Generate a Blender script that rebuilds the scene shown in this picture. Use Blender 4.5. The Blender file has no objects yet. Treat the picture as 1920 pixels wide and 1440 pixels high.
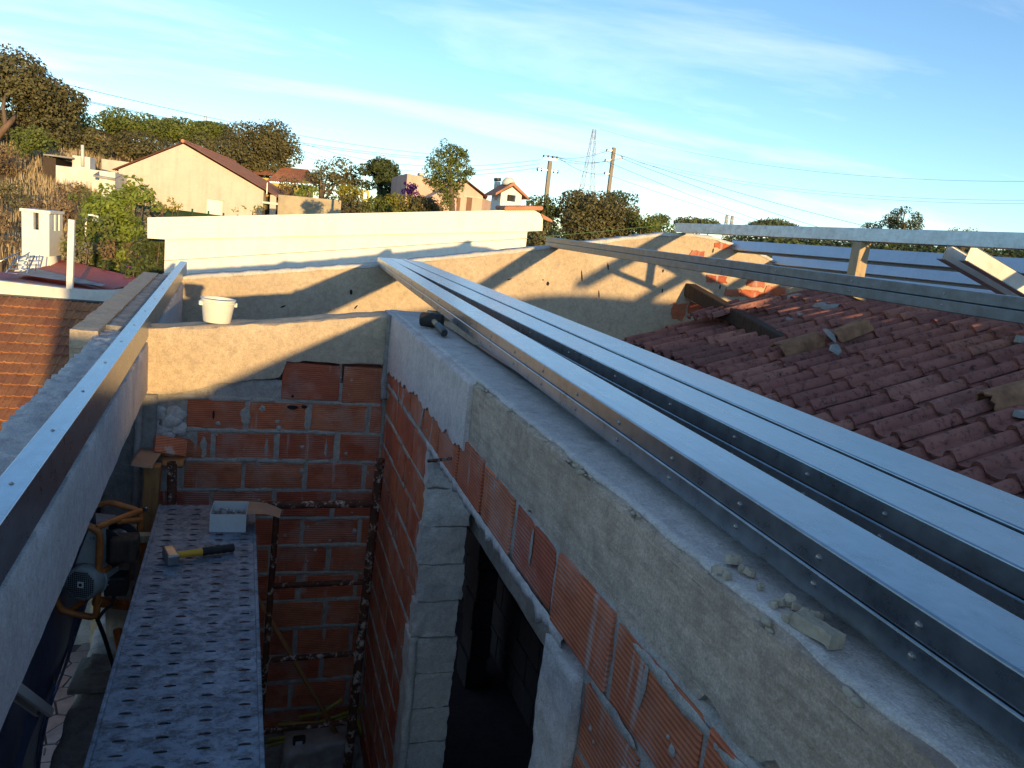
import bpy, bmesh, math, random
from mathutils import Vector, Matrix, noise
SC = bpy.context.scene
COL = SC.collection
rnd = random.Random(7)

# ------------------------------------------------------------------ camera
# eye level is z = 0; X runs along the partition wall, Y along the steel beams
RIGHT = Vector((0.9486, -0.2942, 0.1092)); DOWN = Vector((0.0483, -0.2092, -0.9767)); FWD = Vector((0.3099, 0.9326, -0.1843))
F_PX = 1442.0
cam_d = bpy.data.cameras.new('camera'); cam = bpy.data.objects.new('camera', cam_d); COL.objects.link(cam)
cam_d.sensor_width = 36.0; cam_d.lens = 36.0*F_PX/1920.0; cam_d.clip_start = 0.05; cam_d.clip_end = 6000
cam.matrix_world = Matrix(((RIGHT.x, -DOWN.x, -FWD.x, 0), (RIGHT.y, -DOWN.y, -FWD.y, 0), (RIGHT.z, -DOWN.z, -FWD.z, 0), (0, 0, 0, 1)))
SC.camera = cam

# ------------------------------------------------------------------ sun and sky
SUN_DIR = Vector((-0.120, 1.0, -0.076)).normalized()          # the way the light travels
sun_el = math.asin(-SUN_DIR.z)
sun_az = math.atan2(-SUN_DIR.x, -SUN_DIR.y)                   # from +Y, clockwise
sd = bpy.data.lights.new('sun', 'SUN'); sun = bpy.data.objects.new('sun', sd); COL.objects.link(sun)
sd.energy = 2.5; sd.angle = math.radians(0.6); sd.color = (1.0, 0.68, 0.29)
sun.rotation_euler = SUN_DIR.to_track_quat('-Z', 'Y').to_euler(); sun.location = (3, -30, 12)

world = bpy.data.worlds.new('World'); SC.world = world; world.use_nodes = True
wn = world.node_tree; wn.nodes.clear()
def W(t, **k):
    n = wn.nodes.new(t)
    for a, b in k.items(): setattr(n, a, b)
    return n
sky = W('ShaderNodeTexSky'); sky.sky_type = 'NISHITA'; sky.sun_disc = False
sky.sun_elevation = sun_el; sky.sun_rotation = sun_az; sky.altitude = 60
sky.air_density = 0.7; sky.dust_density = 0.0; sky.ozone_density = 1.95
SKY_STRENGTH = 0.15
tc = W('ShaderNodeTexCoord')
# thin streaks of cirrus: noise on the sky direction flattened onto a high plane
sep = W('ShaderNodeSeparateXYZ'); wn.links.new(tc.outputs['Generated'], sep.inputs[0])
zc = W('ShaderNodeMath', operation='MAXIMUM'); wn.links.new(sep.outputs[2], zc.inputs[0]); zc.inputs[1].default_value = 0.02
zo = W('ShaderNodeMath', operation='ADD'); wn.links.new(zc.outputs[0], zo.inputs[0]); zo.inputs[1].default_value = 0.12
dx = W('ShaderNodeMath', operation='DIVIDE'); wn.links.new(sep.outputs[0], dx.inputs[0]); wn.links.new(zo.outputs[0], dx.inputs[1])
dy = W('ShaderNodeMath', operation='DIVIDE'); wn.links.new(sep.outputs[1], dy.inputs[0]); wn.links.new(zo.outputs[0], dy.inputs[1])
cb = W('ShaderNodeCombineXYZ'); wn.links.new(dx.outputs[0], cb.inputs[0]); wn.links.new(dy.outputs[0], cb.inputs[1])
mp = W('ShaderNodeMapping'); wn.links.new(cb.outputs[0], mp.inputs[0])
mp.inputs['Rotation'].default_value = (0, 0, math.radians(38)); mp.inputs['Scale'].default_value = (0.34, 0.95, 1.0); mp.inputs['Location'].default_value = (1.3, 0.45, 0)
nz = W('ShaderNodeTexNoise'); wn.links.new(mp.outputs[0], nz.inputs['Vector']); nz.inputs['Scale'].default_value = 1.15; nz.inputs['Detail'].default_value = 9; nz.inputs['Roughness'].default_value = 0.58; nz.inputs['Distortion'].default_value = 0.35
cr = W('ShaderNodeValToRGB'); wn.links.new(nz.outputs[0], cr.inputs[0])
cr.color_ramp.elements[0].position = 0.50; cr.color_ramp.elements[0].color = (0, 0, 0, 1)
cr.color_ramp.elements[1].position = 0.80; cr.color_ramp.elements[1].color = (0.8, 0.8, 0.8, 1)
mx = W('ShaderNodeMix', data_type='RGBA'); wn.links.new(cr.outputs[0], mx.inputs[0])
wn.links.new(sky.outputs[0], mx.inputs[6]); 
CLOUD = W('ShaderNodeMix', data_type='RGBA', blend_type='ADD'); CLOUD.inputs[0].default_value = 1.0
wn.links.new(sky.outputs[0], CLOUD.inputs[6]); CLOUD.inputs[7].default_value = (2.0, 1.5, 1.15, 1)
wn.links.new(CLOUD.outputs[2], mx.inputs[7])
bg = W('ShaderNodeBackground'); bg.inputs[1].default_value = SKY_STRENGTH; wn.links.new(mx.outputs[2], bg.inputs[0])
wo = W('ShaderNodeOutputWorld'); wn.links.new(bg.outputs[0], wo.inputs[0])

SC.view_settings.view_transform = 'Standard'; SC.view_settings.look = 'None'
SC.view_settings.exposure = 1.42; SC.view_settings.gamma = 1.0; SC.view_settings.use_curve_mapping = False

# ------------------------------------------------------------------ survey helpers: a sight line through the lens met with a real plane
def sight(x, y): return RIGHT*(x-960.0) + DOWN*(y-720.0) + FWD*F_PX
def at(x, y, Y): d = sight(x, y); return d*(Y/d.y)
def atX(x, y, X): d = sight(x, y); return d*(X/d.x)
def atZ(x, y, Z): d = sight(x, y); return d*(Z/d.z)

# ------------------------------------------------------------------ object helpers
def tag(o, label=None, cat=None, group=None, kind=None):
    if label: o['label'] = label
    if cat: o['category'] = cat
    if group: o['group'] = group
    if kind: o['kind'] = kind
    return o
def thing(name, label, cat, loc=(0, 0, 0), rot=(0, 0, 0), group=None):
    o = bpy.data.objects.new(name, None); COL.objects.link(o); o.empty_display_size = 0.1
    o.location = loc; o.rotation_euler = rot
    return tag(o, label, cat, group)
def base_of(o):
    v = Vector((0, 0, 0))
    while o is not None: v += o.location; o = o.parent
    return v
class MB:
    """collects faces; build() links them as one mesh object. Coordinates are world ones unless local=True."""
    def __init__(s): s.v = []; s.f = []; s.m = []; s.mi = 0
    def add(s, vs, fs):
        b = len(s.v); s.v += [tuple(v) for v in vs]; s.f += [tuple(b+i for i in f) for f in fs]; s.m += [s.mi]*len(fs); return s
    def box(s, lo, hi, M=None):
        x0, y0, z0 = lo; x1, y1, z1 = hi
        vs = [Vector(p) for p in ((x0,y0,z0),(x1,y0,z0),(x1,y1,z0),(x0,y1,z0),(x0,y0,z1),(x1,y0,z1),(x1,y1,z1),(x0,y1,z1))]
        if M is not None: vs = [M @ v for v in vs]
        return s.add(vs, [(3,2,1,0),(4,5,6,7),(0,1,5,4),(1,2,6,5),(2,3,7,6),(3,0,4,7)])
    def bar(s, a, b, w, h, up=(0, 0, 1)):
        a = Vector(a); b = Vector(b); d = b-a; L = d.length; d.normalize()
        x = d.cross(Vector(up))
        if x.length < 1e-4: x = d.cross(Vector((1, 0, 0)))
        x.normalize(); z = x.cross(d)
        vs = []
        for p in (a, b):
            for sx, sz in ((-1,-1),(1,-1),(1,1),(-1,1)): vs.append(p + x*(sx*w/2) + z*(sz*h/2))
        return s.add(vs, [(0,1,2,3),(7,6,5,4),(0,4,5,1),(1,5,6,2),(2,6,7,3),(3,7,4,0)])
    def tube(s, pts, r, n=8, cap=True):
        pts = [Vector(p) for p in pts]; rr = r if isinstance(r, (list, tuple)) else [r]*len(pts)
        rings = []; px = None
        for i, p in enumerate(pts):
            d = (pts[min(i+1, len(pts)-1)] - pts[max(i-1, 0)]); d.normalize()
            if px is None:
                px = d.cross(Vector((0, 0, 1)))
                if px.length < 1e-3: px = d.cross(Vector((0, 1, 0)))
            px = px - d*px.dot(d); px.normalize(); py = d.cross(px)
            rings.append([p + px*(rr[i]*math.cos(2*math.pi*k/n)) + py*(rr[i]*math.sin(2*math.pi*k/n)) for k in range(n)])
        vs = [v for r_ in rings for v in r_]; fs = []
        for i in range(len(pts)-1):
            for k in range(n): fs.append((i*n+k, i*n+(k+1)%n, (i+1)*n+(k+1)%n, (i+1)*n+k))
        if cap: fs.append(tuple(range(n-1, -1, -1))); fs.append(tuple((len(pts)-1)*n+k for k in range(n)))
        return s.add(vs, fs)
    def lathe(s, prof, n=16, M=None, cap=True):
        vs = []
        for r, z in prof:
            for k in range(n):
                v = Vector((r*math.cos(2*math.pi*k/n), r*math.sin(2*math.pi*k/n), z)); vs.append(M @ v if M is not None else v)
        fs = []
        for i in range(len(prof)-1):
            for k in range(n): fs.append((i*n+k, i*n+(k+1)%n, (i+1)*n+(k+1)%n, (i+1)*n+k))
        if cap:
            if prof[0][0] > 1e-5: fs.append(tuple(range(n-1, -1, -1)))
            if prof[-1][0] > 1e-5: fs.append(tuple((len(prof)-1)*n+k for k in range(n)))
        return s.add(vs, fs)
    def extrude(s, poly, vec, closed=True):
        n = len(poly); p0 = [Vector(p) for p in poly]; p1 = [p + Vector(vec) for p in p0]
        fs = [tuple(range(n-1, -1, -1)), tuple(range(n, 2*n))] if closed else []
        fs += [(i, (i+1) % n, n+(i+1) % n, n+i) for i in range(n)]
        return s.add(p0+p1, fs)
    def build(s, name, mat, parent=None, smooth=False, bevel=0, local=False, angle=None, fix=True):
        me = bpy.data.meshes.new(name)
        off = Vector((0, 0, 0)) if (local or parent is None) else base_of(parent)
        me.from_pydata([(v[0]-off.x, v[1]-off.y, v[2]-off.z) for v in s.v], [], s.f)
        mats = mat if isinstance(mat, (list, tuple)) else [mat]
        for m in mats: me.materials.append(m)
        if len(mats) > 1:
            for p, i in zip(me.polygons, s.m): p.material_index = i
        if bevel or fix:
            bm = bmesh.new(); bm.from_mesh(me)
            if fix: bmesh.ops.recalc_face_normals(bm, faces=bm.faces)
            if bevel:
                bmesh.ops.remove_doubles(bm, verts=bm.verts, dist=1e-5)
                bmesh.ops.bevel(bm, geom=[e for e in bm.edges if len(e.link_faces) == 2 and e.calc_face_angle(0) > 0.6], offset=bevel, segments=2, profile=0.6, affect='EDGES', clamp_overlap=True)
            bm.to_mesh(me); bm.free()
        if smooth:
            for p in me.polygons: p.use_smooth = True
            if angle:
                try: me.set_sharp_from_angle(angle=math.radians(angle))
                except Exception: pass
        o = bpy.data.objects.new(name, me); COL.objects.link(o)
        if parent is not None: o.parent = parent
        return o
def dup(o, name=None, parent=None, loc=None, rot=None, scale=None):
    c = o.copy(); COL.objects.link(c)
    if name: c.name = name
    if parent is not None: c.parent = parent
    if loc is not None: c.location = loc
    if rot is not None: c.rotation_euler = rot
    if scale is not None: c.scale = scale
    return c
def fbm(p, f, o=4):
    v = 0; a = 1.0; t = 0
    for _ in range(o):
        v += a*noise.noise(Vector(p)*f); t += a; a *= 0.5; f *= 2.03
    return v/t
def rough_block(x0, x1, y0, y1, z0, z1, step=0.04, amp=0.006, freq=9.0, ztop=None, zbot=None, xmap=None, chip=0.0, amp_top=None, seed=0.0, facefn=None):
    """a block whose six faces are fine grids moved by noise; ztop/zbot(x,y) shape the top and bottom, xmap(x,y) shears it"""
    mb = MB(); idx = {}
    nx = max(1, round((x1-x0)/step)); ny = max(1, round((y1-y0)/step)); nz_ = max(1, round((z1-z0)/step))
    def vert(i, j, k):
        key = (i, j, k)
        if key in idx: return idx[key]
        x = x0+(x1-x0)*i/nx; y = y0+(y1-y0)*j/ny; t = k/nz_
        a = ztop(x, y) if ztop else z1; b = zbot(x, y) if zbot else z0
        z = b+(a-b)*t
        p = Vector((x, y, z)); q = Vector((x+seed, y-seed*0.7, z+seed*1.3))
        d = Vector((fbm(q, freq), fbm(q+Vector((17.3, 4.1, 9.2)), freq), fbm(q+Vector((-5.1, 22.7, 3.3)), freq)))
        am = amp
        if k == nz_ and amp_top is not None: am = amp_top
        d *= am
        if chip and k == nz_ and (i in (0, nx) or j in (0, ny)):
            c = max(0.0, fbm(q+Vector((3, 8, 1)), 6.0, 3)+0.15)*chip
            d.z -= c
            if i == 0: d.x += c*0.8
            if i == nx: d.x -= c*0.8
            if j == 0: d.y += c*0.8
            if j == ny: d.y -= c*0.8
        if facefn and i == 0 and k < nz_: d.x += facefn(y, z)
        p = p + d
        if xmap: p.x += xmap(x, y)
        mb.v.append(tuple(p)); idx[key] = len(mb.v)-1; return idx[key]
    def quad(a, b, c, d): mb.f.append((vert(*a), vert(*b), vert(*c), vert(*d))); mb.m.append(0)
    for i in range(nx):
        for j in range(ny): quad((i,j,0),(i,j+1,0),(i+1,j+1,0),(i+1,j,0)); quad((i,j,nz_),(i+1,j,nz_),(i+1,j+1,nz_),(i,j+1,nz_))
    for i in range(nx):
        for k in range(nz_): quad((i,0,k),(i+1,0,k),(i+1,0,k+1),(i,0,k+1)); quad((i,ny,k),(i,ny,k+1),(i+1,ny,k+1),(i+1,ny,k))
    for j in range(ny):
        for k in range(nz_): quad((0,j,k),(0,j,k+1),(0,j+1,k+1),(0,j+1,k)); quad((nx,j,k),(nx,j+1,k),(nx,j+1,k+1),(nx,j,k+1))
    return mb
def lerp_table(tab, t):
    if t <= tab[0][0]: return tab[0][1]
    for (a, b), (c, d) in zip(tab, tab[1:]):
        if t <= c: return b+(d-b)*(t-a)/(c-a)
    return tab[-1][1]

# ------------------------------------------------------------------ materials
class MT:
    def __init__(s, name, rough=0.8, metal=0.0, spec=0.4):
        s.m = bpy.data.materials.new(name); s.m.use_nodes = True; s.t = s.m.node_tree; s.t.nodes.clear()
        s.o = s.t.nodes.new('ShaderNodeOutputMaterial'); s.b = s.t.nodes.new('ShaderNodeBsdfPrincipled')
        s.t.links.new(s.b.outputs[0], s.o.inputs[0]); s.set('Roughness', rough); s.set('Metallic', metal); s.set('Specular IOR Level', spec)
    def set(s, k, v):
        i = s.b.inputs[k]
        if hasattr(v, 'links'): s.t.links.new(v, i)
        else: i.default_value = (*v, 1) if (isinstance(v, (tuple, list)) and len(v) == 3 and k != 'Normal') else v
        return s
    def plug(s, v, i):
        if hasattr(v, 'links'): s.t.links.new(v, i)
        elif isinstance(v, (tuple, list)) and len(v) == 3 and i.type == 'RGBA': i.default_value = (*v, 1)
        else: i.default_value = v
    def pos(s, scale=(1, 1, 1), obj=False, rot=(0, 0, 0)):
        if obj: g = s.t.nodes.new('ShaderNodeTexCoord').outputs['Object']
        else: g = s.t.nodes.new('ShaderNodeNewGeometry').outputs['Position']
        mp = s.t.nodes.new('ShaderNodeMapping'); s.t.links.new(g, mp.inputs[0]); mp.inputs['Scale'].default_value = scale; mp.inputs['Rotation'].default_value = rot
        return mp.outputs[0]
    def noise(s, scale, detail=5, rough=0.6, vec=None, dist=0.0):
        n = s.t.nodes.new('ShaderNodeTexNoise'); s.t.links.new(vec if vec is not None else s.pos(), n.inputs['Vector'])
        n.inputs['Scale'].default_value = scale; n.inputs['Detail'].default_value = detail; n.inputs['Roughness'].default_value = rough; n.inputs['Distortion'].default_value = dist
        return n.outputs[0]
    def voro(s, scale, vec=None, feature='F1', out=0):
        n = s.t.nodes.new('ShaderNodeTexVoronoi'); n.feature = feature; s.t.links.new(vec if vec is not None else s.pos(), n.inputs['Vector']); n.inputs['Scale'].default_value = scale
        return n.outputs[out]
    def ramp(s, f, stops, interp='LINEAR'):
        n = s.t.nodes.new('ShaderNodeValToRGB'); s.plug(f, n.inputs[0]); e = n.color_ramp.elements; n.color_ramp.interpolation = interp
        while len(e) < len(stops): e.new(0.5)
        for i, (p, c) in enumerate(stops):
            e[i].position = p; e[i].color = (*c, 1) if isinstance(c, (tuple, list)) else (c, c, c, 1)
        return n.outputs[0]
    def mix(s, f, a, b, mode='MIX'):
        n = s.t.nodes.new('ShaderNodeMix'); n.data_type = 'RGBA'; n.blend_type = mode
        s.plug(f, n.inputs[0]); s.plug(a, n.inputs[6]); s.plug(b, n.inputs[7]); return n.outputs[2]
    def math(s, op, a, b=0.0, c=None):
        n = s.t.nodes.new('ShaderNodeMath'); n.operation = op; s.plug(a, n.inputs[0]); s.plug(b, n.inputs[1])
        if c is not None: s.plug(c, n.inputs[2])
        return n.outputs[0]
    def bump(s, h, strength=0.5, dist=0.01, prev=None):
        n = s.t.nodes.new('ShaderNodeBump'); n.inputs['Strength'].default_value = strength; n.inputs['Distance'].default_value = dist
        s.plug(h, n.inputs['Height'])
        if prev is not None: s.t.links.new(prev, n.inputs['Normal'])
        s.t.links.new(n.outputs[0], s.b.inputs['Normal']); return n.outputs[0]
    def rand(s): return s.t.nodes.new('ShaderNodeObjectInfo').outputs['Random']
    def xyz(s, obj=False):
        n = s.t.nodes.new('ShaderNodeSeparateXYZ'); s.t.links.new(s.pos(obj=obj), n.inputs[0]); return n.outputs
def plain(name, col, rough=0.7, metal=0.0, var=0.12, scale=6.0, bump=0.25, bscale=60.0, spec=0.4, bdist=0.003, streak=0.0):
    m = MT(name, rough, metal, spec)
    n = m.noise(scale, 6, 0.65)
    c = m.ramp(n, [(0.3, tuple(x*(1-var*1.6) for x in col)), (0.7, tuple(min(1, x*(1+var)) for x in col))])
    c = m.mix(m.math('MULTIPLY', m.ramp(m.noise(scale*9, 5, 0.7), [(0.52, 0.0), (0.72, 1.0)]), 0.35), c, tuple(x*0.6 for x in col))
    if streak:
        sk_ = m.ramp(m.noise(2.2, 6, 0.7, m.pos((1.6, 1.6, 0.14))), [(0.48, 0.0), (0.72, 1.0)])
        c = m.mix(m.math('MULTIPLY', sk_, streak), c, tuple(x*0.55 for x in col))
        c = m.mix(m.math('MULTIPLY', m.ramp(m.noise(0.9, 5, 0.6), [(0.5, 0.0), (0.7, 1.0)]), streak*0.6), c, tuple(x*0.72 for x in col))
    m.set('Base Color', c)
    if bump: m.bump(m.noise(bscale, 6, 0.7), bump, bdist)
    return m.m
def plaster(name, a, b, stain, bumps=0.5, boards=False, lime=0.0):
    m = MT(name, 0.9, 0, 0.2)
    big = m.noise(2.3, 6, 0.62); med = m.noise(11, 6, 0.65); fine = m.noise(85, 5, 0.7)
    c = m.ramp(big, [(0.30, a), (0.70, b)])
    c = m.mix(m.math('MULTIPLY', m.ramp(med, [(0.50, 0.0), (0.68, 1.0)]), 0.55), c, stain)
    c = m.mix(m.math('MULTIPLY', m.ramp(fine, [(0.50, 0.0), (0.70, 1.0)]), 0.35), c, tuple(x*0.62 for x in a))
    gr_ = m.noise(230, 4, 0.75)
    c = m.mix(0.30, c, m.ramp(gr_, [(0.28, 0.0), (0.72, 1.0)]), 'OVERLAY')
    c = m.mix(0.22, c, m.ramp(m.noise(36, 6, 0.75), [(0.3, 0.05), (0.7, 0.95)]), 'OVERLAY')
    sp = m.voro(34, m.pos((1, 1, 1)))
    c = m.mix(m.math('MULTIPLY', m.ramp(sp, [(0.0, 1.0), (0.10, 0.0)]), 0.5), c, tuple(x*0.35 for x in a))
    h = m.math('ADD', m.math('MULTIPLY', med, 0.7), m.math('MULTIPLY', fine, 0.35))
    if boards:
        z = m.xyz()[2]
        w = m.math('ABSOLUTE', m.math('SUBTRACT', m.math('FRACT', m.math('MULTIPLY', m.math('ADD', z, m.math('MULTIPLY', m.noise(1.5, 2), 0.02)), 13.5)), 0.5))
        ln = m.ramp(w, [(0.0, 1.0), (0.035, 0.0)])
        ln = m.math('MULTIPLY', ln, m.ramp(m.noise(7, 5, 0.7), [(0.48, 0.0), (0.62, 1.0)]))
        c = m.mix(m.math('MULTIPLY', ln, 0.18), c, tuple(min(1, x*1.5) for x in b))
        strk = m.noise(7, 5, 0.65, m.pos((1, 1, 9)))
        c = m.mix(m.math('MULTIPLY', m.ramp(strk, [(0.45, 0.0), (0.7, 1.0)]), 0.55), c, tuple(x*0.55 for x in a))
        h = m.math('ADD', h, m.math('MULTIPLY', ln, 0.12))
    if lime:
        c = m.mix(m.math('MULTIPLY', m.ramp(m.noise(5, 6, 0.7), [(0.50, 0.0), (0.62, 1.0)]), lime), c, (0.52, 0.50, 0.48))
    m.set('Base Color', c); m.bump(h, bumps, 0.012); return m.m
def make_brick():
    m = MT('terracotta_brick', 0.85, 0, 0.25)
    r = m.rand(); z = m.xyz()[2]
    base = m.ramp(r, [(0.0, (0.52, 0.130, 0.064)), (0.35, (0.62, 0.185, 0.088)), (0.7, (0.58, 0.200, 0.098)), (1.0, (0.47, 0.108, 0.060))])
    n = m.noise(9, 6, 0.65, m.pos((1, 1, 2.2)))
    c = m.mix(m.math('MULTIPLY', m.ramp(n, [(0.42, 0.0), (0.7, 1.0)]), 0.5), base, (0.23, 0.055, 0.03))
    g = m.math('FRACT', m.math('MULTIPLY', z, 92.0))
    gr = m.ramp(m.math('ABSOLUTE', m.math('SUBTRACT', g, 0.5)), [(0.0, 1.0), (0.16, 1.0), (0.28, 0.0)])
    lime = m.ramp(m.noise(4.3, 5, 0.6), [(0.50, 0.0), (0.62, 1.0)])
    c = m.mix(m.math('MULTIPLY', gr, 0.38), c, (0.16, 0.035, 0.02))
    c = m.mix(m.math('MULTIPLY', m.math('MULTIPLY', gr, lime), 0.5), c, (0.55, 0.47, 0.43))
    drip = m.math('MULTIPLY', m.ramp(m.noise(16, 3, 0.6, m.pos((1, 1, 0.09))), [(0.60, 0.0), (0.66, 1.0)]), m.ramp(m.noise(3.1, 3), [(0.48, 0.0), (0.58, 1.0)]))
    c = m.mix(m.math('MULTIPLY', drip, 0.7), c, (0.47, 0.42, 0.38))
    dust = m.ramp(m.noise(6.5, 6, 0.7), [(0.52, 0.0), (0.75, 1.0)])
    c = m.mix(m.math('MULTIPLY', dust, 0.30), c, (0.40, 0.24, 0.18))
    m.set('Base Color', c)
    h = m.math('SUBTRACT', m.math('MULTIPLY', m.noise(70, 5), 0.4), m.math('MULTIPLY', gr, 0.8))
    m.bump(h, 0.75, 0.005); return m.m
def make_galv(name, col=(0.31, 0.37, 0.43), rough=0.30, warm=0.0):
    m = MT(name, rough, 0.92, 0.5)
    st = m.noise(4.0, 6, 0.65, m.pos((26, 1.6, 26)))
    sp = m.noise(19, 6, 0.7)
    c = m.ramp(sp, [(0.3, tuple(x*0.72 for x in col)), (0.72, tuple(min(1, x*1.12) for x in col))])
    c = m.mix(m.math('MULTIPLY', m.ramp(st, [(0.48, 0.0), (0.80, 1.0)]), 0.25), c, tuple(x*0.6 for x in col))
    spang = m.voro(46, m.pos((1, 0.7, 1)), out=1)
    c = m.mix(0.06, c, m.ramp(spang, [(0.0, 0.1), (1.0, 0.9)]), 'OVERLAY')
    scr = m.ramp(m.noise(9, 4, 0.6, m.pos((3, 60, 60), rot=(0, 0, 0.35))), [(0.68, 0.0), (0.72, 1.0)])
    c = m.mix(m.math('MULTIPLY', scr, 0.15), c, tuple(min(1, x*1.35) for x in col))
    du = m.ramp(m.noise(2.6, 7, 0.7), [(0.52, 0.0), (0.74, 1.0)])
    c = m.mix(m.math('MULTIPLY', du, 0.18), c, (0.40, 0.36, 0.32))
    m.set('Base Color', c)
    m.set('Metallic', m.math('SUBTRACT', 0.94, m.math('MULTIPLY', du, 0.15)))
    m.set('Roughness', m.math('ADD', rough-0.14, m.math('MULTIPLY', m.math('ADD', sp, m.math('MULTIPLY', st, 0.35)), 0.2)))
    m.bump(m.noise(5.5, 4, 0.5, m.pos((1, 0.35, 1))), 0.16, 0.01); return m.m
def make_rust():
    m = MT('rusty_painted_tube', 0.75, 0.15, 0.35)
    c = m.ramp(m.noise(14, 6, 0.65), [(0.3, (0.045, 0.018, 0.012)), (0.6, (0.12, 0.045, 0.025)), (0.75, (0.20, 0.075, 0.035))])
    c = m.mix(m.ramp(m.noise(21, 5, 0.72, m.pos((1, 1, 1))), [(0.53, 0.0), (0.60, 0.85)]), c, (0.55, 0.47, 0.39))
    m.set('Base Color', c); m.bump(m.noise(45, 5, 0.7), 0.6, 0.004); return m.m
def make_plank():
    m = MT('splattered_scaffold_steel', 0.55, 0.35, 0.45)
    c = m.ramp(m.noise(5, 6, 0.7), [(0.3, (0.17, 0.225, 0.29)), (0.7, (0.29, 0.36, 0.44))])
    dk = m.ramp(m.noise(24, 8, 0.80, m.pos((1.0, 1.3, 1)), 0.3), [(0.46, 0.0), (0.60, 1.0)])
    c = m.mix(m.math('MULTIPLY', dk, 0.8), c, (0.045, 0.05, 0.062))
    c = m.mix(m.math('MULTIPLY', m.ramp(m.noise(34, 6, 0.7), [(0.60, 0.0), (0.68, 1.0)]), 0.7), c, (0.44, 0.42, 0.39))
    c = m.mix(m.math('MULTIPLY', m.ramp(m.noise(9, 5, 0.7), [(0.66, 0.0), (0.74, 1.0)]), 0.6), c, (0.10, 0.045, 0.03))
    m.set('Base Color', c); m.set('Metallic', m.math('SUBTRACT', 0.55, m.math('MULTIPLY', dk, 0.4)))
    m.bump(m.math('ADD', m.noise(60, 6, 0.7), m.math('MULTIPLY', dk, 0.6)), 0.5, 0.003); return m.m
def make_tile(name, cols, spot, spot_amt, lich, lich_amt):
    m = MT(name, 0.88, 0, 0.25)
    c = m.ramp(m.rand(), [(i/(len(cols)-1), k) for i, k in enumerate(cols)])
    c = m.mix(m.math('MULTIPLY', m.ramp(m.noise(5, 6, 0.65), [(0.4, 0.0), (0.7, 1.0)]), 0.45), c, tuple(x*0.55 for x in cols[0]))
    dk = m.ramp(m.noise(20, 8, 0.78), [(0.52, 0.0), (0.66, 1.0)])
    c = m.mix(m.math('MULTIPLY', dk, spot_amt), c, spot)
    sp_ = m.ramp(m.voro(23, m.pos((1, 1, 1))), [(0.05, 1.0), (0.13, 0.0)])
    c = m.mix(m.math('MULTIPLY', m.math('MULTIPLY', sp_, m.ramp(m.noise(3.3, 4), [(0.42, 0.0), (0.6, 1.0)])), spot_amt), c, spot)
    li = m.ramp(m.noise(17, 7, 0.75), [(0.60, 0.0), (0.70, 1.0)])
    c = m.mix(m.math('MULTIPLY', li, lich_amt), c, lich)
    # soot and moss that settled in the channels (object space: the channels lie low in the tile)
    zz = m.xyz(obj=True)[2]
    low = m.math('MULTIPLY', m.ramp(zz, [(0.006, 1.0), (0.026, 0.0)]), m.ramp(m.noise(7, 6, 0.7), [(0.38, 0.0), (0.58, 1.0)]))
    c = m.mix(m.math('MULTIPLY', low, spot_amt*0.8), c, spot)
    m.set('Base Color', c); m.bump(m.noise(48, 6, 0.72), 0.55, 0.006); return m.m
def make_leaf(name, a, b, trans=0.22, rough=0.55):
    m = MT(name, rough, 0, 0.3)
    c = m.ramp(m.noise(1.6, 3, 0.6), [(0.32, a), (0.68, b)])
    c = m.mix(m.ramp(m.noise(19, 2), [(0.4, 0.0), (0.7, 0.5)]), c, tuple(min(1, x*1.5) for x in b))
    m.set('Base Color', c)
    tr = m.t.nodes.new('ShaderNodeBsdfTranslucent'); m.plug(c, tr.inputs[0])
    mx_ = m.t.nodes.new('ShaderNodeMixShader'); mx_.inputs[0].default_value = trans
    m.t.links.new(m.b.outputs[0], mx_.inputs[1]); m.t.links.new(tr.outputs[0], mx_.inputs[2]); m.t.links.new(mx_.outputs[0], m.o.inputs[0]); return m.m
def make_wood(name, a, b, rough=0.75):
    m = MT(name, rough, 0, 0.3)
    g = m.noise(6, 6, 0.6, m.pos((9, 9, 1.0)))
    c = m.ramp(g, [(0.3, a), (0.7, b)])
    c = m.mix(m.math('MULTIPLY', m.ramp(m.noise(14, 5, 0.7), [(0.55, 0.0), (0.7, 1.0)]), 0.4), c, tuple(x*0.45 for x in a))
    m.set('Base Color', c); m.bump(g, 0.3, 0.004); return m.m

BEIGE = plaster('beige_render', (0.42, 0.33, 0.235), (0.50, 0.405, 0.295), (0.33, 0.27, 0.20), 0.55)
GREYC = plaster('grey_board_marked_concrete', (0.41, 0.325, 0.255), (0.53, 0.435, 0.35), (0.28, 0.22, 0.175), 1.0, boards=True)
LILAC = plaster('pale_dusty_render', (0.48, 0.425, 0.405), (0.58, 0.52, 0.495), (0.37, 0.32, 0.30), 0.45)
ROUGH = plaster('rough_grey_mortar', (0.47, 0.445, 0.42), (0.62, 0.595, 0.565), (0.33, 0.305, 0.285), 1.0)
DIRTY = plaster('old_grey_concrete', (0.22, 0.205, 0.19), (0.33, 0.31, 0.285), (0.15, 0.14, 0.125), 0.8, lime=0.35)
MORTAR = plaster('brick_joint_mortar', (0.33, 0.305, 0.27), (0.45, 0.42, 0.375), (0.23, 0.21, 0.185), 1.0)
BLOCK = plaster('unlit_room_shade', (0.055, 0.046, 0.052), (0.075, 0.064, 0.070), (0.04, 0.035, 0.04), 0.6)  # near-black; the inner room's shade is put into this colour
BRICK = make_brick()
GALV = make_galv('galvanised_steel'); GALV2 = make_galv('galvanised_steel_dull', (0.52, 0.58, 0.63), 0.32); GALV3 = make_galv('galvanised_steel_dark', (0.18, 0.20, 0.22), 0.34); ZINC = plain('bright_zinc_purlin', (0.50, 0.60, 0.68), 0.45, 0.35, 0.06, 5, 0.1, 40)
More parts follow.
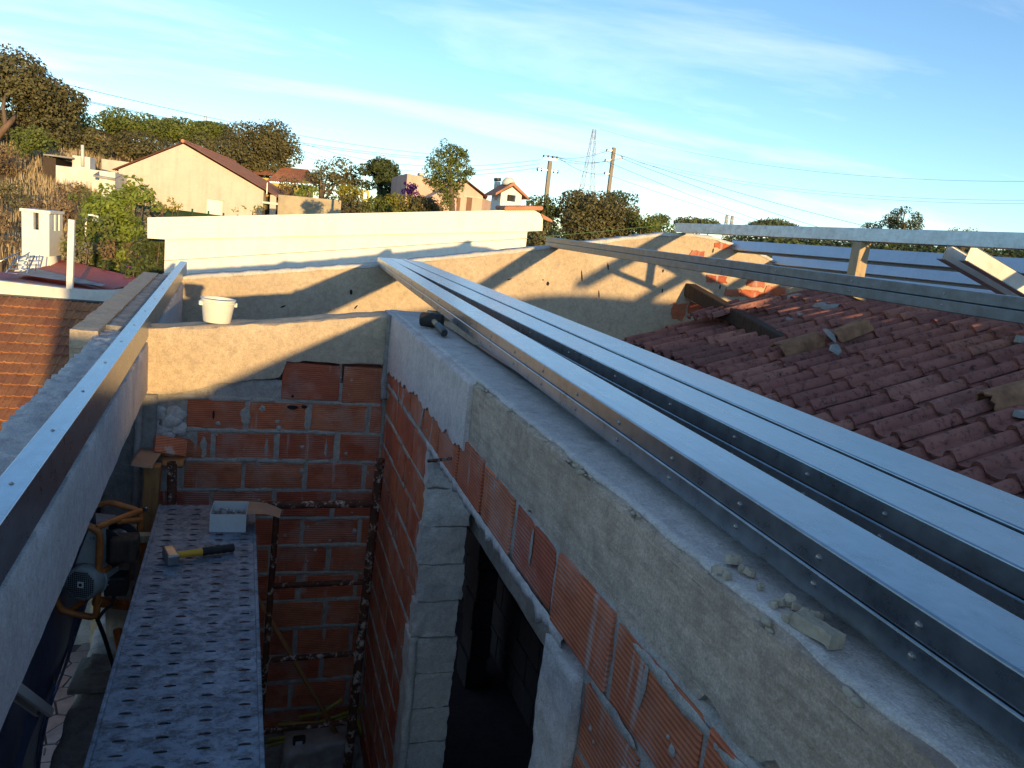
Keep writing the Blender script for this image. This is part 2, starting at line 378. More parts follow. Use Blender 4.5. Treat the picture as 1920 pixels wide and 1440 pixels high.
BOLT = plain('zinc_screw', (0.36, 0.36, 0.36), 0.38, 0.9, 0.1, 30, 0)
RUST = make_rust(); PLANKM = make_plank()
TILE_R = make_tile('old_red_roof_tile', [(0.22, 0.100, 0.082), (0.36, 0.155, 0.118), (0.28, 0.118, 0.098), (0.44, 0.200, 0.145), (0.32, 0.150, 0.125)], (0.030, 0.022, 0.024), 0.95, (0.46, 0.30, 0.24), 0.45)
TILE_O = make_tile('old_orange_roof_tile', [(0.30, 0.125, 0.060), (0.38, 0.165, 0.075), (0.27, 0.105, 0.060), (0.42, 0.20, 0.085)], (0.07, 0.045, 0.035), 0.55, (0.42, 0.30, 0.12), 0.5)
TILE_F = plain('far_roof_tile', (0.46, 0.20, 0.115), 0.85, 0, 0.25, 3, 0.4, 25)
TILE_BROKEN = plain('weathered_ridge_tile', (0.30, 0.155, 0.085), 0.9, 0, 0.35, 9, 0.7, 50)
WHITE = plain('white_painted_render', (0.80, 0.775, 0.71), 0.85, 0, 0.05, 1.3, 0.2, 40, streak=0.22)
WHITE2 = plain('weathered_white_render', (0.66, 0.64, 0.59), 0.85, 0, 0.12, 2.2, 0.3, 40, streak=0.45)
CREAM = plain('cream_house_render', (0.58, 0.50, 0.42), 0.85, 0, 0.06, 0.7, 0.2, 20, streak=0.35)
PINK = plain('pink_house_render', (0.60, 0.42, 0.33), 0.85, 0, 0.08, 0.8, 0.2, 20, streak=0.35)
YELL = plain('yellow_house_render', (0.50, 0.43, 0.10), 0.8, 0, 0.1, 1, 0.1, 20)
REDSHEET = plain('red_corrugated_sheet', (0.30, 0.035, 0.035), 0.5, 0.1, 0.15, 2, 0.1, 40)
GREYSHEET = plain('grey_fibre_cement', (0.30, 0.30, 0.30), 0.8, 0, 0.25, 2, 0.3, 40)
SOIL = MT('dry_hillside_ground', 0.95, 0, 0.1)
_c = SOIL.ramp(SOIL.noise(0.35, 7, 0.68), [(0.30, (0.115, 0.072, 0.042)), (0.48, (0.22, 0.15, 0.085)), (0.70, (0.30, 0.215, 0.12))])
_c = SOIL.mix(SOIL.math('MULTIPLY', SOIL.ramp(SOIL.noise(0.06, 5, 0.6), [(0.46, 0.0), (0.62, 1.0)]), 0.75), _c, (0.055, 0.062, 0.024))
SOIL.set('Base Color', _c); SOIL.bump(SOIL.noise(3, 7, 0.75), 0.9, 0.25); SOIL = SOIL.m
DRYGRASS = make_leaf('dry_grass_blade', (0.30, 0.225, 0.125), (0.42, 0.325, 0.19), 0.15)
WOOD_O = make_wood('orange_stained_timber', (0.27, 0.12, 0.045), (0.37, 0.18, 0.065)); WOOD_P = make_wood('pale_timber', (0.34, 0.255, 0.155), (0.45, 0.35, 0.225)); WOOD_D = make_wood('dark_old_timber', (0.030, 0.020, 0.015), (0.075, 0.050, 0.036))
WOOD_G = make_wood('grey_weathered_timber', (0.22, 0.20, 0.17), (0.34, 0.31, 0.26)); BARK = make_wood('tree_bark', (0.085, 0.062, 0.045), (0.17, 0.125, 0.09)); POLE = make_wood('concrete_pole', (0.20, 0.18, 0.15), (0.28, 0.25, 0.21))
ORANGE = plain('worn_orange_paint', (0.46, 0.155, 0.035), 0.5, 0.1, 0.3, 14, 0.3, 60)
MOTOR = plain('grey_green_motor_paint', (0.30, 0.335, 0.32), 0.5, 0.1, 0.15, 8, 0.1, 60); BLACK = plain('black_plastic', (0.022, 0.022, 0.024), 0.5, 0, 0.2, 10, 0.2, 80); DARK = plain('dark_gap', (0.012, 0.012, 0.013), 0.9, 0, 0, 5, 0)
RUBBER = plain('black_rubber', (0.022, 0.021, 0.021), 0.7, 0, 0.3, 25, 0.3, 80); PLASTIC = plain('white_translucent_plastic', (0.70, 0.68, 0.60), 0.45, 0, 0.06, 9, 0.1, 40)
TARP = plain('blue_tarpaulin', (0.085, 0.125, 0.235), 0.42, 0, 0.25, 5, 0.3, 14, bdist=0.02); CARD = plain('brown_cardboard', (0.34, 0.215, 0.135), 0.85, 0, 0.15, 8, 0.2, 50); CARDW = plain('white_carton', (0.56, 0.585, 0.58), 0.7, 0, 0.06, 8, 0.1, 50)
YPLAST = plain('yellow_plastic', (0.66, 0.36, 0.02), 0.45, 0, 0.1, 8, 0.1, 40); SACK = plain('dusty_plastic_sack', (0.33, 0.29, 0.27), 0.4, 0, 0.25, 9, 0.6, 16, bdist=0.01); IRON = plain('hammer_steel', (0.32, 0.32, 0.33), 0.35, 0.9, 0.25, 20, 0.1, 60)
STONE = plain('crazy_paving_stone', (0.27, 0.235, 0.225), 0.8, 0, 0.25, 4, 0.4, 40); STONE2 = plain('pinkish_paving_stone', (0.30, 0.225, 0.205), 0.8, 0, 0.25, 4, 0.4, 40); GROUT = plain('dark_paving_joint', (0.085, 0.08, 0.075), 0.95, 0, 0.2, 9, 0.5, 60)
CHUNK = plain('pale_concrete_chunk', (0.44, 0.385, 0.295), 0.95, 0, 0.2, 25, 0.9, 70, bdist=0.006); SHARD = plain('grey_mortar_shard', (0.31, 0.315, 0.30), 0.9, 0, 0.2, 15, 0.7, 60)
GREENMESH = plain('green_fence_screen', (0.035, 0.075, 0.030), 0.8, 0, 0.2, 2, 0.4, 40); WIRE = plain('overhead_wire', (0.10, 0.095, 0.09), 0.6, 0.4, 0, 5, 0); INSUL = plain('brown_insulator', (0.05, 0.035, 0.03), 0.3, 0, 0.1, 9, 0); PYLON = plain('pylon_lattice_steel', (0.42, 0.44, 0.45), 0.6, 0.0, 0.1, 5, 0)
LF_OAK = make_leaf('cork_oak_leaf', (0.066, 0.066, 0.029), (0.139, 0.125, 0.055)); LF_PINE = make_leaf('pine_needle_clump', (0.060, 0.085, 0.020), (0.150, 0.178, 0.042)); LF_DARK = make_leaf('dark_evergreen_leaf', (0.040, 0.055, 0.018), (0.079, 0.099, 0.032)); LF_BRIGHT = make_leaf('bright_vine_leaf', (0.099, 0.152, 0.026), (0.218, 0.264, 0.046)); LF_YEL = make_leaf('yellowing_leaf', (0.14, 0.15, 0.025), (0.30, 0.26, 0.04)); LF_PURP = make_leaf('bougainvillea_bract', (0.13, 0.020, 0.16), (0.22, 0.05, 0.25)); LF_RED = make_leaf('reddish_dry_leaf', (0.13, 0.088, 0.048), (0.21, 0.145, 0.080)); LF_GREY = make_leaf('dusty_pale_leaf', (0.16, 0.14, 0.085), (0.27, 0.24, 0.15)); LF_FAR = make_leaf('distant_wood_leaf', (0.073, 0.092, 0.034), (0.132, 0.152, 0.055))

# ================================================================== SETTING: ground
G0 = -5.2
def sstep(a, b, t): t = max(0.0, min(1.0, (t-a)/(b-a))); return t*t*(3-2*t)
def ground_z(x, y):
    if y < 13: return G0
    t = x/max(y, 1.0)
    w = lerp_table([(-0.5, 1.05), (-0.20, 1.0), (-0.02, 0.62), (0.15, 0.48), (0.4, 0.26), (0.7, 0.12), (3, 0.05)], t)
    rise = 0.2*(min(y, 62)-13)*sstep(13, 20, y)
    z = G0 + rise*w
    if y > 20: z += 0.25*fbm((x, y, 0), 0.11, 3)*sstep(20, 30, y)
    return z
xs = [-3000, -900, -300, -120, -80, -60] + [-45+1.5*i for i in range(0, 101)] + [115, 135, 170, 240, 400, 900, 3000]
ys = [-3000, -600, -150, -60, -25, -8, 0, 6, 10, 13] + [14.5+1.4*i for i in range(0, 56)] + [100, 115, 140, 180, 260, 420, 900, 3000]
mb = MB()
for y in ys:
    for x in xs: mb.v.append((x, y, ground_z(x, y)))
nx = len(xs)
for j in range(len(ys)-1):
    for i in range(nx-1): mb.f.append((j*nx+i, j*nx+i+1, (j+1)*nx+i+1, (j+1)*nx+i)); mb.m.append(0)
ground = tag(mb.build('ground', SOIL, smooth=True), kind='structure')

# ================================================================== SETTING: crazy paving of the yard below
yard = MB().box((-6.5, 3.0, G0-0.05), (-0.9, 9.25, G0+0.004)).build('paving', GROUT); tag(yard, kind='structure')
pr = random.Random(3)
def voronoi_cells(x0, x1, y0, y1, step):
    pts = []
    ni = int((x1-x0)/step); nj = int((y1-y0)/step)
    for i in range(-1, ni+1):
        for j in range(-1, nj+1): pts.append((x0+(i+0.5+pr.uniform(-0.42, 0.42))*step*1.0, y0+(j+0.5+pr.uniform(-0.42, 0.42))*step))
    out = []
    for a in pts:
        if not (x0 < a[0] < x1 and y0 < a[1] < y1): continue
        poly = [(a[0]-step*1.5, a[1]-step*1.5), (a[0]+step*1.5, a[1]-step*1.5), (a[0]+step*1.5, a[1]+step*1.5), (a[0]-step*1.5, a[1]+step*1.5)]
        for b in pts:
            if b is a or abs(a[0]-b[0])+abs(a[1]-b[1]) > step*3.4: continue
            mxp, myp = (a[0]+b[0])/2, (a[1]+b[1])/2; nxx, nyy = b[0]-a[0], b[1]-a[1]
            new = []
            for k in range(len(poly)):
                p, q = poly[k], poly[(k+1) % len(poly)]
                dp = (p[0]-mxp)*nxx+(p[1]-myp)*nyy; dq = (q[0]-mxp)*nxx+(q[1]-myp)*nyy
                if dp <= 0: new.append(p)
                if dp*dq < 0: t = dp/(dp-dq); new.append((p[0]+(q[0]-p[0])*t, p[1]+(q[1]-p[1])*t))
            poly = new
            if len(poly) < 3: break
        if len(poly) >= 3: out.append(poly)
    return out
for poly in voronoi_cells(-2.6, -1.0, 6.2, 9.2, 0.24):
    cx = sum(p[0] for p in poly)/len(poly); cy = sum(p[1] for p in poly)/len(poly)
    pp = []
    for p in poly:
        d = math.hypot(p[0]-cx, p[1]-cy); k = max(0.3, 1-0.016/d) if d > 0 else 1
        pp.append((cx+(p[0]-cx)*k, cy+(p[1]-cy)*k, G0+0.005))
    h = pr.uniform(0.012, 0.022)
    MB().extrude(pp, (0, 0, h)).build('paving_stone', STONE if pr.random() < 0.6 else STONE2, yard)

# ================================================================== BUILDING SITE
YB = 4.11            # camera side of the partition wall
YG = 7.4             # camera side of the far gable
XR = 0.65            # inner side of the right wall
FLOOR = -3.0
def XL(y): return -0.535-0.0486*(y-4.11)     # inner side of the left wall
GTOP = [(-0.9, -0.70), (-0.645, -0.645), (0.908, -0.395), (2.69, -0.045), (3.92, 0.215), (4.30, 0.250), (4.55, 0.245), (5.12, 0.15), (6.2, -0.19), (7.5, -0.60)]
def gable_top(x): return lerp_table(GTOP, x)

# ---- floor slab of the room and flat slab over the next room
fl = rough_block(-0.50, 0.70, -2.4, 7.35, FLOOR-0.2, FLOOR, 0.25, 0.01, 3).build('floor', DIRTY); tag(fl, kind='structure')
fl2 = rough_block(0.702, 3.3, -2.4, 7.35, FLOOR-0.2, FLOOR-0.004, 0.25, 0.01, 3).build('inner_room_floor', BLOCK); tag(fl2, kind='structure')  # floor colour darkened to stand in for the inner room's shade
sl = rough_block(0.87, 3.52, -2.5, 7.38, -1.22, -1.08, 0.12, 0.012, 5).build('ceiling_slab', DIRTY); tag(sl, kind='structure')

# ---- far gable wall
gw = thing('gable_wall', 'long beige rendered gable wall with sloping top that carries the far ends of the steel beams', 'wall', (2.5, YG, FLOOR))
g = rough_block(-0.86, 7.4, YG, YG+0.20, -2.2, 0.3, 0.05, 0.007, 5.0, ztop=lambda x, y: gable_top(x)+0.012*fbm((x, y, 2), 7, 3)+0.004, chip=0.035, amp_top=0.02)
g.build('render_face', BEIGE, gw, smooth=True, angle=50)
rough_block(-0.86, 7.4, YG, YG+0.20, -5.2, -2.21, 0.5, 0.01, 3).build('lower_wall', BEIGE, gw)
# pale rough mortar bed along the sloping top
mb = MB(); n = 150; prev = None; vs = []; fs = []
for i in range(n+1):
    x = -0.70+(6.2+0.7)*i/n; z = gable_top(x)
    w = 0.012+0.02*max(0, fbm((x, 1, 5), 5, 3)+0.2)
    zz = z+0.014+0.022*max(0, fbm((x, 3, 1), 9, 3)+0.2)
    dpt = 0.012+0.02*abs(fbm((x, 9, 9), 8, 2))
    vs += [(x, YG+0.19, z-0.03), (x, YG+0.17, zz), (x, YG+0.03, zz+0.006*fbm((x, 0, 0), 30, 2)), (x, YG-dpt, zz-0.012), (x, YG-dpt*0.6, z-w)]
for i in range(n):
    for k in range(4): fs.append((i*5+k, i*5+k+1, (i+1)*5+k+1, (i+1)*5+k))
mb.add(vs, fs).build('mortar_bed', ROUGH, gw, smooth=True)
# bricks laid bare where the render fell off
for (x0, y0, x1, y1) in ((1325, 515, 1362, 532), (1402, 520, 1432, 540), (1388, 542, 1432, 560), (1437, 536, 1470, 556), (1445, 560, 1500, 572), (1262, 568, 1282, 600), (1292, 566, 1322, 592), (1340, 455, 1372, 468), (1478, 560, 1520, 580), (1360, 540, 1384, 556), (1296, 470, 1318, 482)):
    a = at(x0, y0, YG); b = at(x1, y1, YG)
    x_0, x_1 = min(a.x, b.x), max(a.x, b.x); z_0, z_1 = min(a.z, b.z), max(a.z, b.z)
    q = MB(); poly = []
    k = 9
    for e in range(4):
        for t in range(k):
            u = t/k
            p = [(x_0+(x_1-x_0)*u, z_0), (x_1, z_0+(z_1-z_0)*u), (x_1-(x_1-x_0)*u, z_1), (x_0, z_1-(z_1-z_0)*u)][e]
            j = 0.05*fbm((p[0], p[1], 3), 14, 4)
            poly.append((p[0]+j, YG-0.012, p[1]+j*0.8))
    q.extrude(poly, (0, 0.03, 0)).build('brick', BRICK, gw)
# dark holes and cracks of the render: near-black plates, the shade inside put into their colour
def hole_plate(parent, c, w, h, tilt=0.0, mat=DARK):
    q = MB(); pts = []
    for k in range(9):
        a = 2*math.pi*k/9; r = 1+0.25*fbm((c[0]+k, c[2], 1), 2.1, 1)
        u, v = math.cos(a)*w/2*r, math.sin(a)*h/2*r
        pts.append((c[0]+u*math.cos(tilt)-v*math.sin(tilt), c[1]-0.005, c[2]+u*math.sin(tilt)+v*math.cos(tilt)))
    q.extrude(pts, (0, 0.02, 0)).build('dark_hole_plate', mat, parent)
for (px, py, w, h, t) in ((1027, 532, 0.030, 0.042, 0), (1018, 525, 0.014, 0.014, 0), (1140, 500, 0.016, 0.075, 0.25), (1091, 518, 0.014, 0.12, 0.2), (1123, 552, 0.012, 0.09, 0.2), (1243, 508, 0.022, 0.034, 0), (1242, 545, 0.014, 0.05, 0), (658, 548, 0.026, 0.05, 0.1), (1344, 527, 0.022, 0.05, 0), (1350, 538, 0.018, 0.045, 0), (955, 524, 0.05, 0.012, 0.4), (667, 576, 0.05, 0.014, 0.9), (530, 575, 0.05, 0.014, 0.5), (1337, 470, 0.018, 0.05, 0)):
    hole_plate(gw, at(px, py, YG), w, h, t)

# ---- partition wall in front of it (bucket stands on it)
pw = thing('partition_wall', 'terracotta brick partition wall under a beige concrete ring beam, plastic bucket on top', 'wall', (0.05, YB, FLOOR))
def ptop(x): return lerp_table([(-0.56, -0.628), (0.0, -0.565), (0.65, -0.468), (0.95, -0.455)], x)
def pbot(x): return lerp_table([(-0.56, -0.955), (-0.42, -0.95), (-0.2, -0.885), (0.10, -0.835), (0.11, -0.75), (0.40, -0.745), (0.66, -0.73)], x)
rb = rough_block(-0.56, 0.645, YB-0.012, YB+0.215, -1.0, -0.4, 0.02, 0.005, 7.0, ztop=lambda x, y: ptop(x)+0.010*fbm((x, y, 7), 8, 3),
                 zbot=lambda x, y: pbot(x)+0.022*fbm((x*1.0, 4, 2), 11, 4), chip=0.03, amp_top=0.012)
rb.build('ring_beam', BEIGE, pw, smooth=True, angle=55)
# mortar core behind the brick faces
rough_block(-0.53, XR+0.02, YB+0.006, YB+0.20, FLOOR, -0.86, 0.035, 0.010, 14.0).build('mortar_core', MORTAR, pw, smooth=True)
bk = MB().box((-0.5, -0.5, -0.5), (0.5, 0.5, 0.5)).build('brick', BRICK, pw, local=True)
def chipped_brick(seed):
    q = MB().box((-0.5, -0.5, -0.5), (0.5, 0.5, 0.5)); me = q.build('brick', BRICK, local=True).data
    bm = bmesh.new(); bm.from_mesh(me); bmesh.ops.bevel(bm, geom=list(bm.edges), offset=0.022, segments=1, affect='EDGES')
    r = random.Random(seed)
    for v in bm.verts:
        v.co.x += r.uniform(-0.016, 0.016); v.co.z += r.uniform(-0.035, 0.035); v.co.y += r.uniform(-0.01, 0.01)
    bm.to_mesh(me); bm.free(); ob = [o for o in COL.objects if o.data is me][0]; bpy.data.objects.remove(ob); return me
BMESH = [chipped_brick(i) for i in range(5)]
bpy.data.objects.remove(bk)
def lay(parent, cx, cy, cz, sx, sy, sz, along='x'):
    me = BMESH[rnd.randrange(5)]
    o = bpy.data.objects.new('brick', me); COL.objects.link(o); o.parent = parent
    b = base_of(parent); o.location = (cx-b.x, cy-b.y, cz-b.z)
    if along == 'x': o.scale = (sx, sy, sz)
    else: o.scale = (sx, sy, sz); o.rotation_euler = (rnd.uniform(-0.006, 0.006), rnd.uniform(-0.006, 0.006), math.pi/2+rnd.uniform(-0.008, 0.008)); return o
    o.rotation_euler = (rnd.uniform(-0.006, 0.006), rnd.uniform(-0.006, 0.006), rnd.uniform(-0.008, 0.008)); return o
joints = [-0.803, -0.966, -1.134, -1.296, -1.460, -1.620, -1.783, -1.945, -2.108, -2.276, -2.445, -2.61, -2.78, -2.95]
for r in range(len(joints)-1):
    zt, zb = joints[r]-0.0095, joints[r+1]+0.0095
    x = (0.25 if r % 2 else 0.093) - 0.315*4
    while x < XR:
        a, b = x+0.008, x+0.307; x += 0.315
        lo = -0.30 if r in (2,) else (-0.36 if r in (1, 3) else -0.50)
        if r == 0: lo = 0.10
        a = max(a, lo); b = min(b, XR-0.012)
        if b-a < 0.035: continue
        zz = zt if r else zt+0.05
        lay(pw, (a+b)/2+rnd.uniform(-0.003, 0.003), YB+0.055+rnd.uniform(-0.005, 0.004), (zz+zb)/2+rnd.uniform(-0.002, 0.002), b-a-rnd.uniform(0, 0.012), 0.11, zz-zb-rnd.uniform(0, 0.007))
# mortar squeezed out of the joints
def smear(parent, p0, p1, r, nrm, mat=MORTAR, seg=0.02, name='mortar_smear', flat=0.5):
    p0 = Vector(p0); p1 = Vector(p1); L = (p1-p0).length; n = max(3, int(L/seg)); d = (p1-p0).normalized(); nrm = Vector(nrm); side = d.cross(nrm).normalized()
    q = MB(); vs = []; fs = []
    for i in range(n+1):
        c = p0+d*(L*i/n); e = math.sin(math.pi*min(1, max(0, i/n)))**0.3 if 0 < i < n else 0.05
        w1 = r*e*(0.7+0.9*abs(fbm(c, 30, 3)+0.3)); w2 = r*e*(0.7+0.9*abs(fbm(c+Vector((3, 3, 3)), 30, 3)+0.3)); hgt = r*flat*e*(0.6+0.8*abs(fbm(c+Vector((7, 1, 3)), 40, 2)))
        for k in range(5):
            a = math.pi*k/4; vs.append(c + side*(math.cos(a)*(w1 if k < 2 else w2)) + nrm*(math.sin(a)*hgt-0.001))
    for i in range(n):
        for k in range(4): fs.append((i*5+k, i*5+k+1, (i+1)*5+k+1, (i+1)*5+k))
    return q.add(vs, fs).build(name, mat, parent, smooth=True)
sr = random.Random(11)
for r in range(1, len(joints)-1):
    x = -0.45
    while x < 0.60:
        L = sr.uniform(0.10, 0.30)
        if sr.random() < 0.85: smear(pw, (x, YB+0.002, joints[r]+sr.uniform(-0.004, 0.004)), (min(x+L, XR-0.02), YB+0.002, joints[r]+sr.uniform(-0.004, 0.004)), sr.uniform(0.011, 0.017), (0, -1, 0), seg=0.01)
        x += L
for (px, py, px2, py2, w) in ((455, 765, 462, 798, 0.026), (578, 762, 576, 806, 0.018), (612, 712, 604, 745, 0.022), (684, 715, 680, 748, 0.016), (688, 765, 684, 800, 0.014), (702, 712, 698, 790, 0.010), (381, 818, 380, 862, 0.016), (500, 820, 498, 858, 0.012), (348, 875, 342, 925, 0.020), (612, 818, 610, 860, 0.009), (676, 872, 672, 905, 0.010), (715, 700, 702, 865, 0.012)):
    a = at(px, py, YB); b = at(px2, py2, YB); smear(pw, a+Vector((0, 0.002, 0)), b+Vector((0, 0.002, 0)), w, (0, -1, 0), MORTAR, flat=0.35, seg=0.008)
# splashes of mortar stuck to the bricks
def splat(parent, c, s, nrm, seed, mat=MORTAR):
    r = random.Random(seed); n = 9; nrm = Vector(nrm); t1 = nrm.orthogonal().normalized(); t2 = nrm.cross(t1); vs = [Vector(c)+nrm*s*0.22]
    for k in range(n): a = 2*math.pi*k/n; rr = s*r.uniform(0.45, 1.1); vs.append(Vector(c)+t1*math.cos(a)*rr*0.6+t2*math.sin(a)*rr*0.6+nrm*s*0.14)
    for k in range(n): a = 2*math.pi*k/n; rr = s*r.uniform(0.7, 1.3); vs.append(Vector(c)+t1*math.cos(a)*rr+t2*math.sin(a)*rr-nrm*0.002)
    return MB().add(vs, [(0, 1+k, 1+(k+1) % n) for k in range(n)]+[(1+k, 1+n+k, 1+n+(k+1) % n, 1+(k+1) % n) for k in range(n)]).build('mortar_splash', mat, parent, smooth=True)
for k in range(46): splat(pw, (sr.uniform(-0.45, 0.62), YB-0.001, sr.uniform(-1.95, -0.80)), sr.uniform(0.004, 0.017), (0, -1, 0), k)
# crumbled mortar where a brick is missing on the left, below the ring beam
for (px, py, rr) in ((318, 790, 0.05), (300, 805, 0.045), (334, 806, 0.04), (312, 822, 0.04), (292, 775, 0.045), (330, 778, 0.04), (285, 800, 0.04)):
    c = at(px, py, YB-0.005); q = MB(); prof = []
    for i in range(9):
        a = -math.pi/2+math.pi*i/8; prof.append((max(0.0, math.cos(a))*rr, math.sin(a)*rr))
    q.lathe(prof, 12, None, cap=False)
    q.v = [tuple(c + Vector((v[0]*1.15, v[1]*0.35, v[2]))*(1+1.1*fbm(Vector(v)*1.0+c, 34, 4))*1.0 + Vector((0, 0.012, 0))) for v in q.v]
    q.build('mortar_lump', ROUGH, pw, smooth=True)
# broken brick and near-black plates for the shade in holes
a = at(352, 838, YB)
q = MB(); q.extrude([(-0.08, 0, -0.075), (0.06, 0, -0.075), (0.058, 0, 0.03), (0.02, 0, 0.02), (-0.005, 0, 0.045), (-0.05, 0, 0.05), (-0.085, 0, 0.066)], (0, 0.06, 0)); q.v = [tuple(Vector(v)+a+Vector((0.012, 0.0, -0.005))) for v in q.v]; q.build('brick', BRICK, pw)
for (px, py, w, h) in ((548, 764, 0.055, 0.022), (570, 763, 0.03, 0.016), (400, 778, 0.012, 0.05), (548, 743, 0.015, 0.015)):
    c = at(px, py, YB); hole_plate(pw, (c.x, YB+0.000, c.z), w, h, 0.0)

# ---- right wall with the doorway
rw = thing('inner_wall', 'brick wall with pale render and board-marked concrete on top, open doorway, leading towards the camera', 'wall', (0.74, 2.0, FLOOR))
TH = 0.185; YD0, YD1 = 1.46, 2.90; ZLINT = -0.845
def sec1bot(y): return lerp_table([(2.34, -0.705), (2.7, -0.712), (3.14, -0.712), (3.6, -0.74), (4.1, -0.775)], y)+0.060*fbm((y, 2, 1), 11, 5)
def sec2bot(y): return lerp_table([(-2.5, -0.66), (0.8, -0.650), (1.05, -0.675), (1.38, -0.69), (1.85, -0.672), (2.36, -0.712)], y)+0.055*fbm((y, 5, 1), 13, 5)
# board-marked beam nearer the camera, set back a little, then the render-faced part
rough_block(XR+0.008, XR+TH+0.03, -2.45, 2.37, -0.8, -0.467, 0.014, 0.0035, 9, zbot=lambda x, y: sec2bot(y) if x < XR+0.03 else -0.70, chip=0.030, amp_top=0.006, facefn=lambda y, z: 0.0013*math.sin(math.floor((z+0.012*y*0.2)/0.062)*12.9)+(0.003*max(0.0, fbm((0, y*0.35, z*3), 18, 4)))).build('board_marked_beam', GREYC, rw, smooth=True, angle=55)
rough_block(XR-0.008, XR+TH+0.03, 2.372, YB+0.21, -0.8, -0.466, 0.016, 0.003, 8, zbot=lambda x, y: sec1bot(y) if x < XR+0.03 else -0.72, chip=0.012, amp_top=0.005).build('rendered_beam', LILAC, rw, smooth=True, angle=55)
# pale screed on the wall top
rough_block(XR+0.012, XR+TH+0.028, -2.4, YB+0.19, -0.47, -0.4615, 0.03, 0.004, 11, xmap=lambda x, y: (0.018*fbm((y, 1, 1), 9, 3)+0.008) if x < XR+0.03 else 0).build('screed_top', ROUGH, rw, smooth=True)
# crumbly mortar beads along the near edge of the top
for i in range(120):
    y = 0.45+1.95*i/119+rnd.uniform(-0.01, 0.01); r_ = rnd.uniform(0.003, 0.0065)
    q = MB(); prof = [(max(0.0, math.cos(-math.pi/2+math.pi*k/5))*r_, math.sin(-math.pi/2+math.pi*k/5)*r_) for k in range(6)]
    q.lathe(prof, 7, None, cap=False); c = Vector((XR+0.010+rnd.uniform(0, 0.012), y, -0.470+rnd.uniform(-0.006, 0.003)))
    q.v = [tuple(c+Vector((v[0], v[1]*1.8, v[2]*0.8))*(1+0.9*fbm(Vector(v)+c, 90, 3))) for v in q.v]; q.build('mortar_crumb', CHUNK, rw, smooth=True)
# mortar core: far pier side, above the door, near side
for (y0, y1, z0, z1) in ((YD1+0.0, YB+0.0, FLOOR, -0.69), (YD0-0.02, YD1+0.02, ZLINT+0.006, -0.67), (-2.45, YD0-0.16, FLOOR, -0.66)):
    rough_block(XR+0.007, XR+TH-0.004, y0, y1, z0, z1, 0.04, 0.009, 14).build('mortar_core', MORTAR, rw, smooth=True)
zj = [-0.668+0.164, -0.668, -0.832, -0.996, -1.160, -1.324, -1.488, -1.652, -1.816, -1.980, -2.144, -2.308, -2.472, -2.636, -2.80, -2.964]
zj = [z-0.015 for z in zj]
for r in range(len(zj)-1):
    zt, zb = zj[r]-0.009, zj[r+1]+0.009
    y = -0.7 + (0.0 if r % 2 else 0.157)
    while y < YB:
        a, b = y+0.007, y+0.308; y += 0.315
        if zb < ZLINT-0.06:                                  # the doorway interrupts the courses
            if a < YD1 and b > YD0-0.17:
                if b > YD1+0.05: a = YD1+0.012
                elif a < YD0-0.22: b = YD0-0.18
                else: continue
        elif r == 2 or r == 1: pass
        b = min(b, YB-0.01)
        if b-a < 0.04: continue
        if r == 0: continue
        z0_, z1_ = zb, zt
        if r == 1: z0_, z1_ = ZLINT+0.012, -0.672
        if r == 2 and YD0-0.2 < (a+b)/2 < YD1: continue
        lay(rw, XR+0.055+rnd.uniform(-0.003, 0.004), (a+b)/2, (z0_+z1_)/2+rnd.uniform(-0.002, 0.002), b-a-rnd.uniform(0, 0.012), 0.11, z1_-z0_-rnd.uniform(0, 0.007), 'y')
for r in range(1, len(zj)-1):
    for (ya, yb) in ((YD1+0.05, YB-0.03), (0.3, YD0-0.2)):
        if r == 1: ya, yb = (2.95, YB-0.03) if ya > 2 else (0.3, 1.28)
        y = ya
        while y < yb-0.05:
            L = sr.uniform(0.10, 0.32)
            if sr.random() < 0.85: smear(rw, (XR+0.001, y, zj[r]), (XR+0.001, min(y+L, yb), zj[r]+sr.uniform(-0.004, 0.004)), sr.uniform(0.010, 0.016), (-1, 0, 0), seg=0.01)
            y += L
for (px, py, px2, py2, w) in ((795, 760, 776, 850, 0.016), (812, 780, 800, 870, 0.012), (757, 720, 752, 770, 0.015), (930, 890, 926, 925, 0.012), (1000, 990, 990, 1060, 0.011), (1090, 1095, 1080, 1175, 0.012), (1215, 1240, 1195, 1330, 0.012)):
    a = atX(px, py, XR); b = atX(px2, py2, XR); smear(rw, a, b, w*0.7, (-1, 0, 0), MORTAR, flat=0.4, seg=0.008)
for k in range(60): splat(rw, (XR-0.001, sr.uniform(0.6, 1.3) if k % 2 else sr.uniform(2.95, 4.05), sr.uniform(-1.5, -0.72)), sr.uniform(0.003, 0.010), (-1, 0, 0), 200+k)
# ragged mortar bed on the underside of the lintel course
mb = MB(); vs = []; fs = []; n = 180
for i in range(n+1):
    y = YD0-0.05+(YD1-YD0+0.10)*i/n; j = fbm((y, 3, 3), 17, 5); lo = ZLINT-0.012-0.045*max(0, j+0.10); hi = ZLINT+0.012+0.008*fbm((y, 8, 1), 20, 2); o_ = XR-0.005-0.012*fbm((y, 6, 2), 25, 4)
    vs += [(XR+0.001, y, hi), (o_, y, hi-0.008), (o_+0.002, y, lo), (XR+TH, y, lo+0.004)]
for i in range(n):
    for k in range(3): fs.append((i*4+k, i*4+k+1, (i+1)*4+k+1, (i+1)*4+k))
mb.add(vs, fs).build('lintel_mortar', ROUGH, rw, smooth=True)
